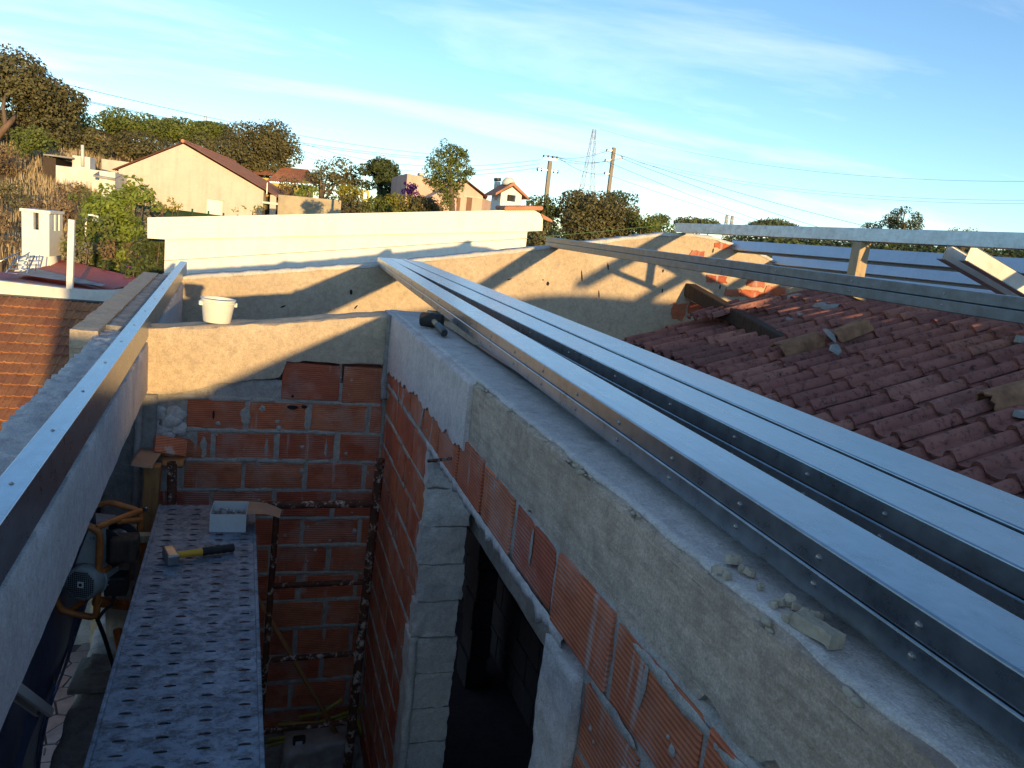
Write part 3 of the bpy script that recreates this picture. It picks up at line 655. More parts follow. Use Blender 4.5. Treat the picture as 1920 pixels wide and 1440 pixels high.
# door jambs daubed with mortar: separate brick-end courses with lumpy mortar over them
for k in range(len(zj)-3):
    zt = (ZLINT-0.004 if k == 0 else zj[k+2]); zb = zj[k+3]
    rough_block(XR-0.004, XR+TH, YD1-0.022, YD1+0.04, zb+0.003, zt-0.003, 0.014, 0.011, 24, seed=k*3.1, xmap=lambda x, y, k=k: 0.006*math.sin(k*2.7)).build('jamb_mortar', ROUGH, rw, smooth=True, angle=70)
rough_block(XR-0.012, XR+0.02, YD1-0.03, YD1+0.10, FLOOR, -1.66, 0.02, 0.014, 13).build('jamb_render', ROUGH, rw, smooth=True)
rough_block(XR-0.016, XR+TH, YD0-0.165, YD0+0.012, FLOOR, ZLINT-0.012, 0.018, 0.012, 12, ztop=lambda x, y: ZLINT-0.014+0.02*fbm((x, y, 1), 12, 3)).build('near_jamb_render', ROUGH, rw, smooth=True)
rb_ = atX(845, 858, XR); MB().tube([(XR+0.03, rb_.y, rb_.z), (XR-0.09, rb_.y-0.04, rb_.z-0.002)], 0.006, 7).build('reinforcing_bar', RUST, rw, smooth=True)
# corner strip where the two walls meet
rough_block(XR-0.03, XR+0.004, YB-0.03, YB+0.004, -0.93, -0.47, 0.015, 0.010, 16).build('corner_mortar', DIRTY, rw, smooth=True)

# ---- room behind the doorway
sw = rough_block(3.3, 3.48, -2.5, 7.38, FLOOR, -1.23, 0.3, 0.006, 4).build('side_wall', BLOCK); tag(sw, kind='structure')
bw = thing('inner_block_wall', 'dark block wall of the unlit room seen through the doorway', 'wall', (1.7, 4.0, FLOOR))
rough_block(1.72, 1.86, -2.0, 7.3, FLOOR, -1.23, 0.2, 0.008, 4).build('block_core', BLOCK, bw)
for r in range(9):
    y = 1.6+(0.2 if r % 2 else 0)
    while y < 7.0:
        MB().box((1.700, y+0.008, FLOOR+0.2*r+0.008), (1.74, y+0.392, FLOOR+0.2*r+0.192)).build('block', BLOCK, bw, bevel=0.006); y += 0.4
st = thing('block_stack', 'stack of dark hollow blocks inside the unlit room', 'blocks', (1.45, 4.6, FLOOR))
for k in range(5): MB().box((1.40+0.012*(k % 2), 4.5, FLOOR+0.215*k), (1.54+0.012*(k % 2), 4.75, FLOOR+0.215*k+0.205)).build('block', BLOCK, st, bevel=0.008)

# ---- left wall: ring beam over a wide opening, sill, corner column
lw = thing('outer_wall', 'outer wall of rough concrete with smooth inner face, open below, at the left edge', 'wall', (-0.62, 3.0, FLOOR))
shear = lambda x, y: XL(y)+0.0
rough_block(-0.215, 0.0, -2.45, YG+0.0, -0.94, -0.690, 0.03, 0.004, 7, xmap=shear, chip=0.02, amp_top=0.01, zbot=lambda x, y: -0.935+0.006*fbm((x, y, 1), 5, 2)).build('ring_beam', LILAC, lw, smooth=True, angle=55)
rough_block(-0.225, -0.03, -2.45, 4.2, -0.70, -0.645, 0.015, 0.016, 20, xmap=shear, chip=0.015, amp_top=0.024, ztop=lambda x, y: -0.650+0.030*abs(fbm((x, y, 4), 9, 4))-0.012).build('rough_top', ROUGH, lw, smooth=True)
rough_block(-0.20, -0.03, 4.2, YG+0.02, -0.70, -0.640, 0.025, 0.012, 12, xmap=shear, amp_top=0.014).build('screed_top', DIRTY, lw, smooth=True)
rough_block(-0.325, -0.205, 3.98, YG, -0.72, -0.632, 0.03, 0.006, 5, xmap=shear, chip=0.008, amp_top=0.006).build('coping', BEIGE, lw, smooth=True, angle=60)
rough_block(-0.33, -0.216, 4.0, YG, -1.6, -0.682, 0.12, 0.005, 6, xmap=shear).build('outer_leaf', BEIGE, lw)
rough_block(-0.20, -0.002, 4.32, YG, -2.2, -0.95, 0.08, 0.006, 6, xmap=shear).build('far_part', LILAC, lw)
rough_block(-0.20, 0.0, -2.45, 4.05, FLOOR-0.1, -2.10, 0.04, 0.012, 9, xmap=shear, chip=0.03, amp_top=0.016).build('sill', DIRTY, lw, smooth=True)
rough_block(-0.20, 0.045, YB-0.055, YB+0.20, -2.3, -0.95, 0.03, 0.008, 9, xmap=shear).build('corner_column', DIRTY, lw, smooth=True)
MB().box((-0.80, -2.4, -5.2), (-0.50, 7.3, -3.12)).build('lower_storey', DIRTY, lw)

# ---- rear gable, behind the camera: the other end of the beams and what shades the room
bg_ = thing('rear_gable_wall', 'rear gable wall of the same building, behind the viewer', 'wall', (2.5, -2.6, FLOOR))
rough_block(-0.7, 9.4, -2.75, -2.55, -5.2, 0.2, 0.25, 0.01, 4, ztop=lambda x, y: gable_top(x)+0.03 if x < 4.3 else 0.28).build('render_face', BEIGE, bg_)  # unseen top raised, and flat on the right, to keep the tiles shaded
rough_block(-0.86, 0.22, -3.9, -2.76, -5.2, -0.14, 0.3, 0.01, 4).build('shade_block', BEIGE, bg_)  # unseen block added behind the camera to shade the left roof and wall

# ================================================================== STEEL BEAMS
def channel_profile(w, h, t=0.003, lip=0.014, r=0.0035, up=False):
    """C channel lying on its side: web on top, flanges down with lips; returned as closed outline in (u, v)"""
    o = []
    def arc(cx, cy, r, a0, a1, n=3): return [(cx+r*math.cos(math.radians(a0+(a1-a0)*k/n)), cy+r*math.sin(math.radians(a0+(a1-a0)*k/n))) for k in range(n+1)]
    o += [(w/2-lip, 0)] + arc(w/2-r, r, r, -90, 0) + arc(w/2-r, h-r, r, 0, 90) + arc(-w/2+r, h-r, r, 90, 180) + arc(-w/2+r, r, r, 180, 270) + [(-w/2+lip, 0)]
    o += [(-w/2+lip, t), (-w/2+t, t), (-w/2+t, h-t), (w/2-t, h-t), (w/2-t, t), (w/2-lip, t)]
    if up: o = [(u, h-v) for u, v in o][::-1]
    return o
def channel(parent, a, b, w, h, mat, up=False, tilt=0.0, dz=0.0, du=0.0, name='channel'):
    """a, b: centre of the underside at both ends"""
    a = Vector(a); b = Vector(b); d = (b-a).normalized(); x = d.cross(Vector((0, 0, 1))).normalized(); z = x.cross(d)
    if tilt: R_ = Matrix.Rotation(tilt, 3, d); x = R_ @ x; z = R_ @ z
    pr_ = channel_profile(w, h, up=up); q = MB(); n = len(pr_)
    vs = [p + x*(u+du) + z*(v+dz) for p in (a, b) for u, v in pr_]
    fs = [tuple(range(n)), tuple(range(2*n-1, n-1, -1))] + [(i, (i+1) % n, n+(i+1) % n, n+i) for i in range(n)]
    return q.add(vs, fs).build(name, mat, parent), x, z, d
screw_me = None
def screw(parent, p, nrm, s=1.0):
    global screw_me
    if screw_me is None:
        q = MB().lathe([(0.0085, 0), (0.0085, 0.0015), (0.0055, 0.0018), (0.005, 0.0045), (0.003, 0.0055), (0.0, 0.0058)], 8)
        o = q.build('screw', BOLT, local=True, smooth=True, angle=40); screw_me = o.data; bpy.data.objects.remove(o)
    o = bpy.data.objects.new('screw', screw_me); COL.objects.link(o); o.parent = parent
    o.location = Vector(p)-base_of(parent); o.rotation_euler = Vector(nrm).to_track_quat('Z', 'Y').to_euler(); s *= 0.62; o.scale = (s, s, s); return o
def stacked_beam(label, xa, xb, ya, yb, za, zb, w, h, mat, screws=None, name='steel_beam', group=None, single=False):
    """two channels screwed lip to lip, one over the other; (xa,za) at ya, (xb,zb) at yb is the lower left edge"""
    a = Vector((xa+w/2, ya, za)); b = Vector((xb+w/2, yb, zb)); t = thing(name, label, 'steel beam', (a+b)/2, group=group)
    if single:
        channel(t, a, b, w, h, mat); return t
    lo_, x, z, d = channel(t, a, b, w, h/2-0.0008, mat, up=True)
    hi_ = channel(t, a, b, w, h/2-0.0008, mat, dz=h/2+0.0008)[0]
    for y in (screws or []):
        k = (y-ya)/(yb-ya); p = a+(b-a)*k
        for f in (0.26, 0.74): screw(lo_ if f < 0.5 else hi_, p - x*(w/2+0.0002) + z*(h*f), -x)
    return t
ZB1 = lambda y: -0.4605+0.0095*max(0.0, y-1.0)
b1 = stacked_beam('galvanised double steel beam lying on the wall top, nearest the black mallet', 0.697-0.0413*2.8, 0.697+0.0413*7.5, -2.8, 7.52, -0.4600, -0.392, 0.113, 0.080, GALV,
                  [0.62+0.0, 0.80, 1.0, 1.24, 1.5, 1.78, 2.08, 2.4, 2.74, 3.1, 3.5, 3.95, 4.45, 5.0, 5.6, 6.25, 6.95])
x2a, x2b = 0.963-0.0186*2.8, 0.963+0.0186*7.5
b2 = stacked_beam('left half of the paired galvanised beams beside the tiled roof, next to the beam with the mallet', x2a, x2b, -2.8, 7.53, -0.458, -0.390, 0.135, 0.080, GALV,
                  [0.95, 1.15, 1.4, 1.7, 2.05, 2.45, 2.9, 3.4, 3.95, 4.55, 5.2, 6.0, 6.8])
b2b = stacked_beam('right half of the paired galvanised beams, the one closest to the red tiles', x2a+0.147, x2b+0.142, -2.8, 7.54, -0.456, -0.388, 0.163, 0.082, GALV)
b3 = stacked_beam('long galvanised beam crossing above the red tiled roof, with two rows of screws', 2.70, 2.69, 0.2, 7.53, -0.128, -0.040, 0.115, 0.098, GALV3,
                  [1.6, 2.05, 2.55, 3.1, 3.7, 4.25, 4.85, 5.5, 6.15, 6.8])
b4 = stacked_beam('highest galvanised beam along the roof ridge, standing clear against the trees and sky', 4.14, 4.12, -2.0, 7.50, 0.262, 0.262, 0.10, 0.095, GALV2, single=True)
for k, (px, py, lab, hh) in enumerate(((1370, 470, 'uppermost blue-looking steel purlin behind the wooden prop', 0.11), (1447, 497, 'middle blue-looking steel purlin behind the wooden prop', 0.10), (1512, 513, 'lowest blue-looking steel purlin, mostly hidden by the beam over the tiles', 0.10))):
    p = at(px, py, YG); t = thing('steel_purlin', lab, 'steel purlin', (p.x, 3.5, p.z), group='purlins on the far roof slope')
    channel(t, (p.x+0.06, -2.0, p.z), (p.x+0.06, 7.5, p.z), 0.075, hh, ZINC, tilt=0.42)
# two rafters laid down the far slope
for k, (y, x1, lab) in enumerate(((4.12, 6.6, 'sunlit steel rafter running down the far roof slope from the ridge beam'), (3.94, 6.6, 'second sunlit steel rafter just to the right of the first one'))):
    a = Vector((4.26, y, 0.235)); b = Vector((x1, y, 0.235-(x1-4.26)*0.31))
    t = thing('steel_rafter', lab, 'steel rafter', a)
    MB().bar(a+Vector((0, -0.03, 0)), b+Vector((0, -0.03, 0)), 0.006, 0.105).build('web', WHITE2, t); MB().bar(a+Vector((0, -0.002, 0.054)), b+Vector((0, -0.002, 0.054)), 0.062, 0.005).build('flange', GALV2, t); MB().bar(a+Vector((0, -0.002, -0.054)), b+Vector((0, -0.002, -0.054)), 0.062, 0.005).build('flange', GALV2, t)
    for s_ in (0.46, 0.62): 
        p = a+(b-a)*s_; screw(t, p+Vector((0, -0.046, 0.03)), (0, -1, 0), 1.4)
    MB().box((a.x+0.92, y-0.048, a.z-0.335), (a.x+1.06, y-0.045, a.z-0.235)).build('fixing_plate', BOLT, t)
# timber prop under the ridge beam
p = atX(1614, 457, 4.16); tp = thing('timber_prop', 'short square timber prop under the ridge beam, one side in sun', 'timber prop', (4.17, p.y, -0.15))
MB().box((4.125, p.y-0.045, -0.11), (4.215, p.y+0.045, 0.257)).build('post', WOOD_P, tp, bevel=0.004)
MB().bar((3.70, p.y, -0.005), (4.26, p.y, -0.150), 0.10, 0.05).build('bearer', WOOD_P, tp, bevel=0.004)
# steel on the left wall: a single deep channel screwed down on its top
ls = thing('edge_beam', 'galvanised edge beam running along the top of the left wall, screws along its top', 'steel beam', (-0.5, 2.5, -0.69))
pa = Vector((XL(-2.4)-0.032, -2.4, -0.684)); pb = Vector((XL(8.0)-0.032, 8.0, -0.684+0.02))
lch, lx, lz, ld = channel(ls, pa, pb, 0.060, 0.112, GALV)
for y in (1.62, 2.0, 2.42, 2.86, 3.3, 3.75, 4.25, 4.8, 5.4, 6.1): 
    k = (y+2.4)/10.4; screw(lch, pa+(pb-pa)*k+lz*0.1122, lz, 0.95)

# ================================================================== RED TILED ROOF (right)
RS = 0.30; RA = math.atan(RS); X_E, Z_E = 3.44, -0.921           # lower edge of the roof
def roof_z(x): return Z_E+RS*(x-X_E)
tr = thing('red_tiled_roof', 'old red double-roll tiled roof, dark with soot, to the right of the steel beams', 'roof', (4.4, 4.0, roof_z(4.4)))
TW, TE = 0.370, 0.485                                              # cover width (two rolls) and exposed length
def tile_mesh(seed):
    r = random.Random(seed); L = 0.55; q = MB(); n = 20; prof = []
    for i in range(n+1):
        u = i/n; ph = (u*2) % 1.0
        z = 0.010+0.050*(max(0.0, math.sin(math.pi*(ph/0.50)))**0.55 if ph < 0.50 else -0.16*math.sin(math.pi*(ph-0.50)/0.50))
        if u > 0.5 and ph >= 0.52: z -= 0.0
        prof.append((-TW/2-0.012+(TW+0.024)*u, z + (0.004 if u <= 0.5 else 0.0)))
    vs = []; fs = []
    for (x, lift) in ((0.0, 0.034), (L*0.5, 0.019), (L, 0.004)):
        for y, z in prof: vs.append((x+r.uniform(-0.002, 0.002), y+0.11*x, z+lift+r.uniform(-0.001, 0.001)))
    m_ = n+1
    for j in range(2):
        for i in range(n): fs.append((j*m_+i, j*m_+i+1, (j+1)*m_+i+1, (j+1)*m_+i))
    b = len(vs)
    for y, z in prof: vs.append((0.008, y, z+0.006))                # lower lip
    for i in range(n): fs.append((i, b+i, b+i+1, i+1))
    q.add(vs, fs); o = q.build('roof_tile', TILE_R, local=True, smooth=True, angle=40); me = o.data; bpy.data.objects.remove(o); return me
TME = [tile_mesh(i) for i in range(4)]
tb = base_of(tr); trn = random.Random(21)
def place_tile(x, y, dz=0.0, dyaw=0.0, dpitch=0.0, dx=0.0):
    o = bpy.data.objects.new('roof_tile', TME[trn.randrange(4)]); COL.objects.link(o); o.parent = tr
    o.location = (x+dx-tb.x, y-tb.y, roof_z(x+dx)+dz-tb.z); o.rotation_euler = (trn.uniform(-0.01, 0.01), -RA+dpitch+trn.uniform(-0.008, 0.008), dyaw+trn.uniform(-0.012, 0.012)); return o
rows = 6
for r in range(-1, rows):
    x = X_E+r*TE*math.cos(RA)
    far = 7.02+0.05*r
    j = 0
    while True:
        y = far-TW/2-j*TW; j += 1
        near = 1.9 if r < 2 else (2.4 if r < 4 else 2.9)
        if r == -1 and y > 6.0: continue
        if y < near: break
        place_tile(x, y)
# loose tiles pulled up at the far edge
for k, (px, py, yaw) in enumerate(((1330, 606, 0.10), (1357, 606, 0.05), (1382, 600, -0.12))):
    d = sight(px, py); t_ = (Z_E-RS*X_E+0.07)/(d.z-RS*d.x); p = d*t_
    o = bpy.data.objects.new('loose_roof_tile', TME[k]); COL.objects.link(o); o.location = (p.x-0.18, p.y, p.z+0.01*k); o.rotation_euler = (0.05, -RA-0.05, yaw); o.scale = (1.1, 0.55, 1)
    tag(o, ('loose red tile lying furthest left at the broken roof edge', 'loose red tile in the middle of the broken roof edge', 'loose red tile with its sunlit end, rightmost at the broken roof edge')[k], 'roof tile', 'loose tiles at the roof edge')
MB().box((3.2, 1.6, -1.10), (6.6, 7.1, -1.08)).add([(3.30, 1.7, roof_z(3.30)-0.03), (6.4, 1.7, roof_z(6.4)-0.03), (6.4, 7.0, roof_z(6.4)-0.03), (3.30, 7.0, roof_z(3.30)-0.03)], [(0, 1, 2, 3)]).build('roof_underlay', DIRTY, tr, fix=False)
# mossy mortar bed near the ridge
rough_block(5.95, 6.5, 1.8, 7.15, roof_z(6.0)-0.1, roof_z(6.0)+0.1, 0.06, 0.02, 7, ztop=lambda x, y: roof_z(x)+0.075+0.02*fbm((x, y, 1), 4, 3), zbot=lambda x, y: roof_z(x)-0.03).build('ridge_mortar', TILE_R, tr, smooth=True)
# old dark timber sticking out of the gable
a = at(1292, 543, YG+0.02); ot = thing('old_roof_timber', 'blackened old roof timber sticking out of the gable above the tiles', 'timber', a)
b = Vector((a.x+0.02, 5.7, roof_z(a.x)+0.0)); q = MB().bar(a, b, 0.13, 0.14); q.build('beam', WOOD_D, ot, bevel=0.015)
# broken ridge tiles lying on the roof
def half_round(parent, c, L, r0, r1, yaw, roll, pitch, name, mat, jag=0.02, arc=150, seed=1):
    q = MB(); n = 12; m_ = 9; vs = []; fs = []; M_ = Matrix.Translation(c) @ Matrix.Rotation(yaw, 4, 'Z') @ Matrix.Rotation(pitch, 4, 'Y') @ Matrix.Rotation(roll, 4, 'X')
    for th in (0.0, 0.014):
        for j in range(m_):
            for i in range(n+1):
                a = math.radians(90-arc/2+arc*i/n); u = j/(m_-1); r_ = r0+(r1-r0)*u-th
                x = (u-0.5)*L
                if j in (0, m_-1): x += jag*fbm((i*0.31, seed, j), 3.0, 3)*2
                vs.append(M_ @ Vector((x, math.cos(a)*r_, math.sin(a)*r_-r0*0.3)))
    w = n+1; B = m_*w
    for j in range(m_-1):
        for i in range(n):
            fs.append((j*w+i, j*w+i+1, (j+1)*w+i+1, (j+1)*w+i)); fs.append((B+j*w+i+1, B+j*w+i, B+(j+1)*w+i, B+(j+1)*w+i+1))
    for i in range(n): fs.append((i+1, i, B+i, B+i+1)); e = (m_-1)*w; fs.append((e+i, e+i+1, B+e+i+1, B+e+i))
    for j in range(m_-1): fs.append((j*w, (j+1)*w, B+(j+1)*w, B+j*w)); fs.append(((j+1)*w+n, j*w+n, B+j*w+n, B+(j+1)*w+n))
    return q.add(vs, fs).build(name, mat, parent, smooth=True, angle=50)
def on_roof(px, py, up=0.0):
    d = sight(px, py); t_ = (Z_E-RS*X_E+up)/(d.z-RS*d.x); return d*t_
c = on_roof(1497, 650, 0.10); t = half_round(None, c, 0.40, 0.115, 0.105, 0.02, 0.35, -RA-0.02, 'ridge_tile', TILE_BROKEN, 0.03, 150, 2); tag(t, 'broken brown ridge tile lying on the red roof, left piece of the pair', 'ridge tile', 'broken ridge tiles on the roof')
c = on_roof(1592, 628, 0.10); t = half_round(None, c, 0.30, 0.12, 0.13, -0.10, -0.15, -RA-0.15, 'ridge_tile', TILE_BROKEN, 0.02, 160, 5); tag(t, 'broken orange ridge tile lying on the red roof, right piece of the pair', 'ridge tile', 'broken ridge tiles on the roof')
c = on_roof(1912, 742, 0.09); t = half_round(None, c, 0.40, 0.12, 0.12, -0.35, 0.1, -RA-0.1, 'ridge_tile', TILE_BROKEN, 0.03, 165, 8); tag(t, 'brown ridge tile lying on the red roof at the right edge of the picture', 'ridge tile', 'broken ridge tiles on the roof')
def shard(c, s, seed, label, mat=SHARD, flat=0.35, rot=(0, 0, 0), name='mortar_shard', cat='mortar piece', group=None, n=7):
    r = random.Random(seed); q = MB(); vs = []; top = []; bot = []
    for k in range(n):
        a = 2*math.pi*k/n; rr = s*r.uniform(0.6, 1.1); top.append((rr*0.85*math.cos(a), rr*0.85*math.sin(a), s*flat*r.uniform(0.7, 1.2))); bot.append((rr*math.cos(a), rr*math.sin(a), -s*flat*0.3*r.uniform(0.4, 1)))
    q.add(top+bot+[(0, 0, s*flat*1.15)], [(k, n+k, n+(k+1) % n, (k+1) % n) for k in range(n)]+[((k+1) % n, 2*n, k) for k in range(n)]+[tuple(range(2*n-1, n-1, -1))])
    o = q.build(name, mat, local=True); o.location = c; o.rotation_euler = rot; tag(o, label, cat, group); return o
shard(on_roof(1556, 628, 0.17), 0.085, 1, 'grey flat mortar piece wedged between the two broken ridge tiles, upper one', rot=(0.7, 0.2, 0.3), flat=0.18, n=5)
shard(on_roof(1566, 655, 0.13), 0.075, 2, 'grey flat mortar piece wedged between the two broken ridge tiles, lower one', rot=(0.5, -0.4, 0.8), flat=0.2, n=5)
shard(on_roof(1487, 556, 0.05), 0.13, 3, 'grey broken mortar slab on the upper edge of the roof, left one', flat=0.16, rot=(0, -RA, 0.2))
shard(on_roof(1558, 575, 0.05), 0.17, 4, 'grey broken mortar slab on the upper edge of the roof, right one', flat=0.14, rot=(0, -RA, 0.9))
for k, (px, py, s) in enumerate(((1499, 591, 0.035), (1480, 600, 0.035), (1915, 640, 0.06), (1916, 780, 0.05), (1547, 778, 0.02))):
    shard(on_roof(px, py, 0.06), s, 30+k, ('small grey mortar crumb on the tiles below the left mortar slab, upper one', 'small grey mortar crumb on the tiles below the left mortar slab, lower one', 'grey mortar lump at the right edge above the ridge tile', 'grey mortar lump at the right edge below the ridge tile', 'tiny grey mortar crumb in a tile channel above the beams')[k], flat=0.6, group='mortar crumbs on the tiles')
# rubble on the slab where roof and gable meet
for k in range(16):
    p = atZ(1090+rnd.uniform(0, 66), 628+rnd.uniform(0, 18), -1.05); shard((p.x, min(p.y, 7.3), -1.06), rnd.uniform(0.035, 0.10), 60+k, 'pale rubble piece between the gable foot and the end of the red tiles', WHITE2 if k % 3 else CHUNK, 0.5, (0, 0, rnd.uniform(0, 3)), 'rubble_piece', 'rubble', 'rubble at the gable foot')

# ================================================================== THINGS IN AND ON THE BUILDING SITE
# bucket
c = Vector((-0.232, 4.215, ptop(-0.23)+0.006)); bu = thing('bucket', 'white plastic bucket standing on the partition wall in the sun', 'bucket', c, rot=(0.02, 0.03, 0.3)); bu.scale = (0.92, 0.92, 0.84)
q = MB().lathe([(0.0, 0.004), (0.068, 0.004), (0.070, 0.0), (0.073, 0.004), (0.088, 0.118), (0.094, 0.120), (0.094, 0.128), (0.088, 0.130), (0.087, 0.137), (0.0935, 0.139), (0.0935, 0.143), (0.084, 0.143), (0.070, 0.010), (0.0, 0.008)], 36, cap=False)
q.build('body', PLASTIC, bu, local=True, smooth=True, angle=35)
for s in (-1, 1): MB().box((s*0.090-0.012, -0.012, 0.098), (s*0.090+0.012, 0.012, 0.124)).build('handle_lug', PLASTIC, bu, local=True, bevel=0.003)
MB().tube([(math.cos(a)*0.101, math.sin(a)*0.101, 0.108-0.012*abs(math.sin(a))) for a in [math.pi*k/14 for k in range(15)]], 0.0028, 6).build('handle', IRON, bu, local=True, smooth=True)
MB().lathe([(0.0, 0.035), (0.074, 0.035)], 24, cap=False).build('contents', ROUGH, bu, local=True)
# rubber mallet
a = Vector((0.745, 3.60, -0.425)); ml = thing('rubber_mallet', 'black rubber mallet with wooden handle lying on the wall top', 'mallet', (0.765, 3.55, -0.457))
hd = Vector((0.42, 0.9, 0.02)).normalized(); hx = Vector((0.9, -0.40, 0)).normalized()
c = Vector((0.760, 3.60, -0.422))
M_ = Matrix.Translation(c) @ hx.to_track_quat('Z', 'Y').to_matrix().to_4x4()
MB().lathe([(0.0, -0.055), (0.028, -0.055), (0.034, -0.049), (0.036, 0.0), (0.034, 0.049), (0.028, 0.055), (0.0, 0.055)], 20, M_).build('head', RUBBER, ml, smooth=True, angle=40)
h0 = c+Vector((0.005, -0.02, 0.0)); h1 = Vector((0.758, 3.30, -0.440)); m0 = h0+(h1-h0)*0.40
MB().tube([h0, m0], [0.0125, 0.0135], 10).build('handle', WOOD_P, ml, smooth=True, angle=60)
MB().tube([m0, m0+(h1-m0)*0.3, m0+(h1-m0)*0.9, h1], [0.017, 0.0185, 0.0185, 0.015], 12).build('grip', BLACK, ml, smooth=True, angle=50)
# wooden shims under the beam
sh = thing('wooden_shim', 'small wooden shim wedged under the beam behind the mallet', 'shim', (0.86, 4.0, -0.46)); MB().box((0.848, 3.93, -0.461), (0.93, 4.16, -0.433)).build('block', WOOD_P, sh, bevel=0.003)
# concrete chunks by the beam
cr_ = random.Random(5)
for k, (px, py, s) in enumerate(((1372, 1052, 0.020), (1345, 1070, 0.017), (1391, 1066, 0.013), (1405, 1076, 0.015), (1362, 1078, 0.013), (1478, 1128, 0.016), (1462, 1128, 0.012), (1492, 1140, 0.014), (1480, 1158, 0.015), (1510, 1152, 0.016), (1497, 1166, 0.017), (1528, 1160, 0.018), (1516, 1172, 0.012), (1508, 1150, 0.012), (1450, 1132, 0.010), (1425, 1098, 0.009), (1535, 1172, 0.012))):
    s *= 0.72; p = atZ(px, py+6, -0.459); heap = k < 5
    o = shard((p.x, p.y, -0.459+s*0.35), s, 100+k, 'small pale concrete chunk in the loose group further up the wall top' if heap else 'small pale concrete chunk heaped against the beam near the long chunk', CHUNK, 0.75, (cr_.uniform(-0.4, 0.4), cr_.uniform(-0.4, 0.4), cr_.uniform(0, 3)), 'concrete_chunk', 'concrete chunk', 'upper chunks on the wall top' if heap else 'chunks heaped against the beam', n=8)
p = atZ(1545, 1200, -0.459); lc = rough_block(-0.034, 0.034, -0.011, 0.011, -0.004, 0.013, 0.008, 0.007, 30).build('concrete_chunk', CHUNK, local=True); lc.location = (p.x-0.004, p.y+0.012, -0.455); lc.rotation_euler = (0, 0, math.radians(97)); tag(lc, 'long pale concrete chunk lying against the beam, largest of the rubble', 'concrete chunk')

# scaffold platform
sp = thing('scaffold_platform', 'grey steel scaffold plank with punched slots, spattered with mortar', 'scaffold plank', (-0.19, 2.6, -1.39))
ZP = -1.39; PY0, PY1 = 0.9, 3.70
def pxl(y): return -0.425+(3.70-y)*0.030
PW = 0.425; cols = [0.155, 0.40, 0.645, 0.885]; pitch = 0.0595
q = MB(); vs = []; fs = []
def strip(y0, y1, u0, u1): 
    b = len(vs); vs.extend([(pxl(y0)+PW*u0, y0, ZP), (pxl(y0)+PW*u1, y0, ZP), (pxl(y1)+PW*u1, y1, ZP), (pxl(y1)+PW*u0, y1, ZP)]); fs.append((b, b+1, b+2, b+3))
y = PY0; lips = MB()
while y < PY1-pitch:
    sl_ = 0.0042
    us = [0.03]
    for c_ in cols: us += [c_-0.038, c_+0.038]
    us.append(0.97)
    for i in range(0, len(us), 2): strip(y, y+sl_, us[i], us[i+1])
    strip(y+sl_, y+pitch, 0.03, 0.97)
    for c_ in cols:
        x0 = pxl(y)+PW*(c_-0.042); x1 = pxl(y)+PW*(c_+0.042)
        lv = []; m_ = 6
        for i in range(m_+1):
            xx = x0+(x1-x0)*i/m_; hh = 0.0035*math.sin(math.pi*i/m_)
            lv += [(xx, y+sl_+0.012, ZP+0.0006), (xx, y+0.004, ZP+hh+0.0006)]
        lips.add(lv, [(2*i, 2*i+1, 2*i+3, 2*i+2) for i in range(m_)])
    y += pitch
strip(y, PY1, 0.03, 0.97)
q.add(vs, fs).build('deck', PLANKM, sp, fix=False)
tag(lips.build('punched_lips', PLANKM, sp, smooth=True, fix=False), kind='stuff')
for s in (0, 1):
    x0 = 0.0 if s == 0 else 0.97
    q = MB(); v0 = []
    for y in (PY0, PY1):
        xa = pxl(y)+PW*x0; xb = pxl(y)+PW*(x0+0.03); v0 += [(xa, y, ZP-0.06), (xb, y, ZP-0.06), (xb, y, ZP+0.006), (xa, y, ZP+0.006)]
    q.add(v0, [(0, 1, 2, 3), (7, 6, 5, 4), (0, 4, 5, 1), (1, 5, 6, 2), (2, 6, 7, 3), (3, 7, 4, 0)]).build('side_rail', PLANKM, sp, bevel=0.003)
MB().box((pxl(PY1)+0.014, PY1-0.004, ZP-0.06), (pxl(PY1)+PW-0.014, PY1, ZP+0.002)).build('end_plate', PLANKM, sp)
# scaffold frame
sf = thing('rusty_scaffold_ladder', 'rusty ladder-like scaffold frame standing against the brick wall', 'scaffold frame', (0.34, 3.76, FLOOR))
MB().tube([(0.105, 3.76, -1.42), (0.075, 3.74, FLOOR)], 0.0165, 10).build('post', RUST, sf, smooth=True, angle=60)
MB().tube([(0.594, 3.76, -1.165), (0.545, 3.74, FLOOR)], 0.024, 10).build('post', RUST, sf, smooth=True, angle=60)
for z, xa, xb, r_ in ((-1.408, -0.02, 0.588, 0.019), (-1.838, 0.095, 0.575, 0.015), (-2.246, 0.085, 0.565, 0.015), (-2.653, 0.08, 0.555, 0.015)):
    MB().tube([(xa, 3.757, z-0.004), (xb, 3.757, z+0.004)], r_, 10).build('rung', RUST, sf, smooth=True, angle=60)
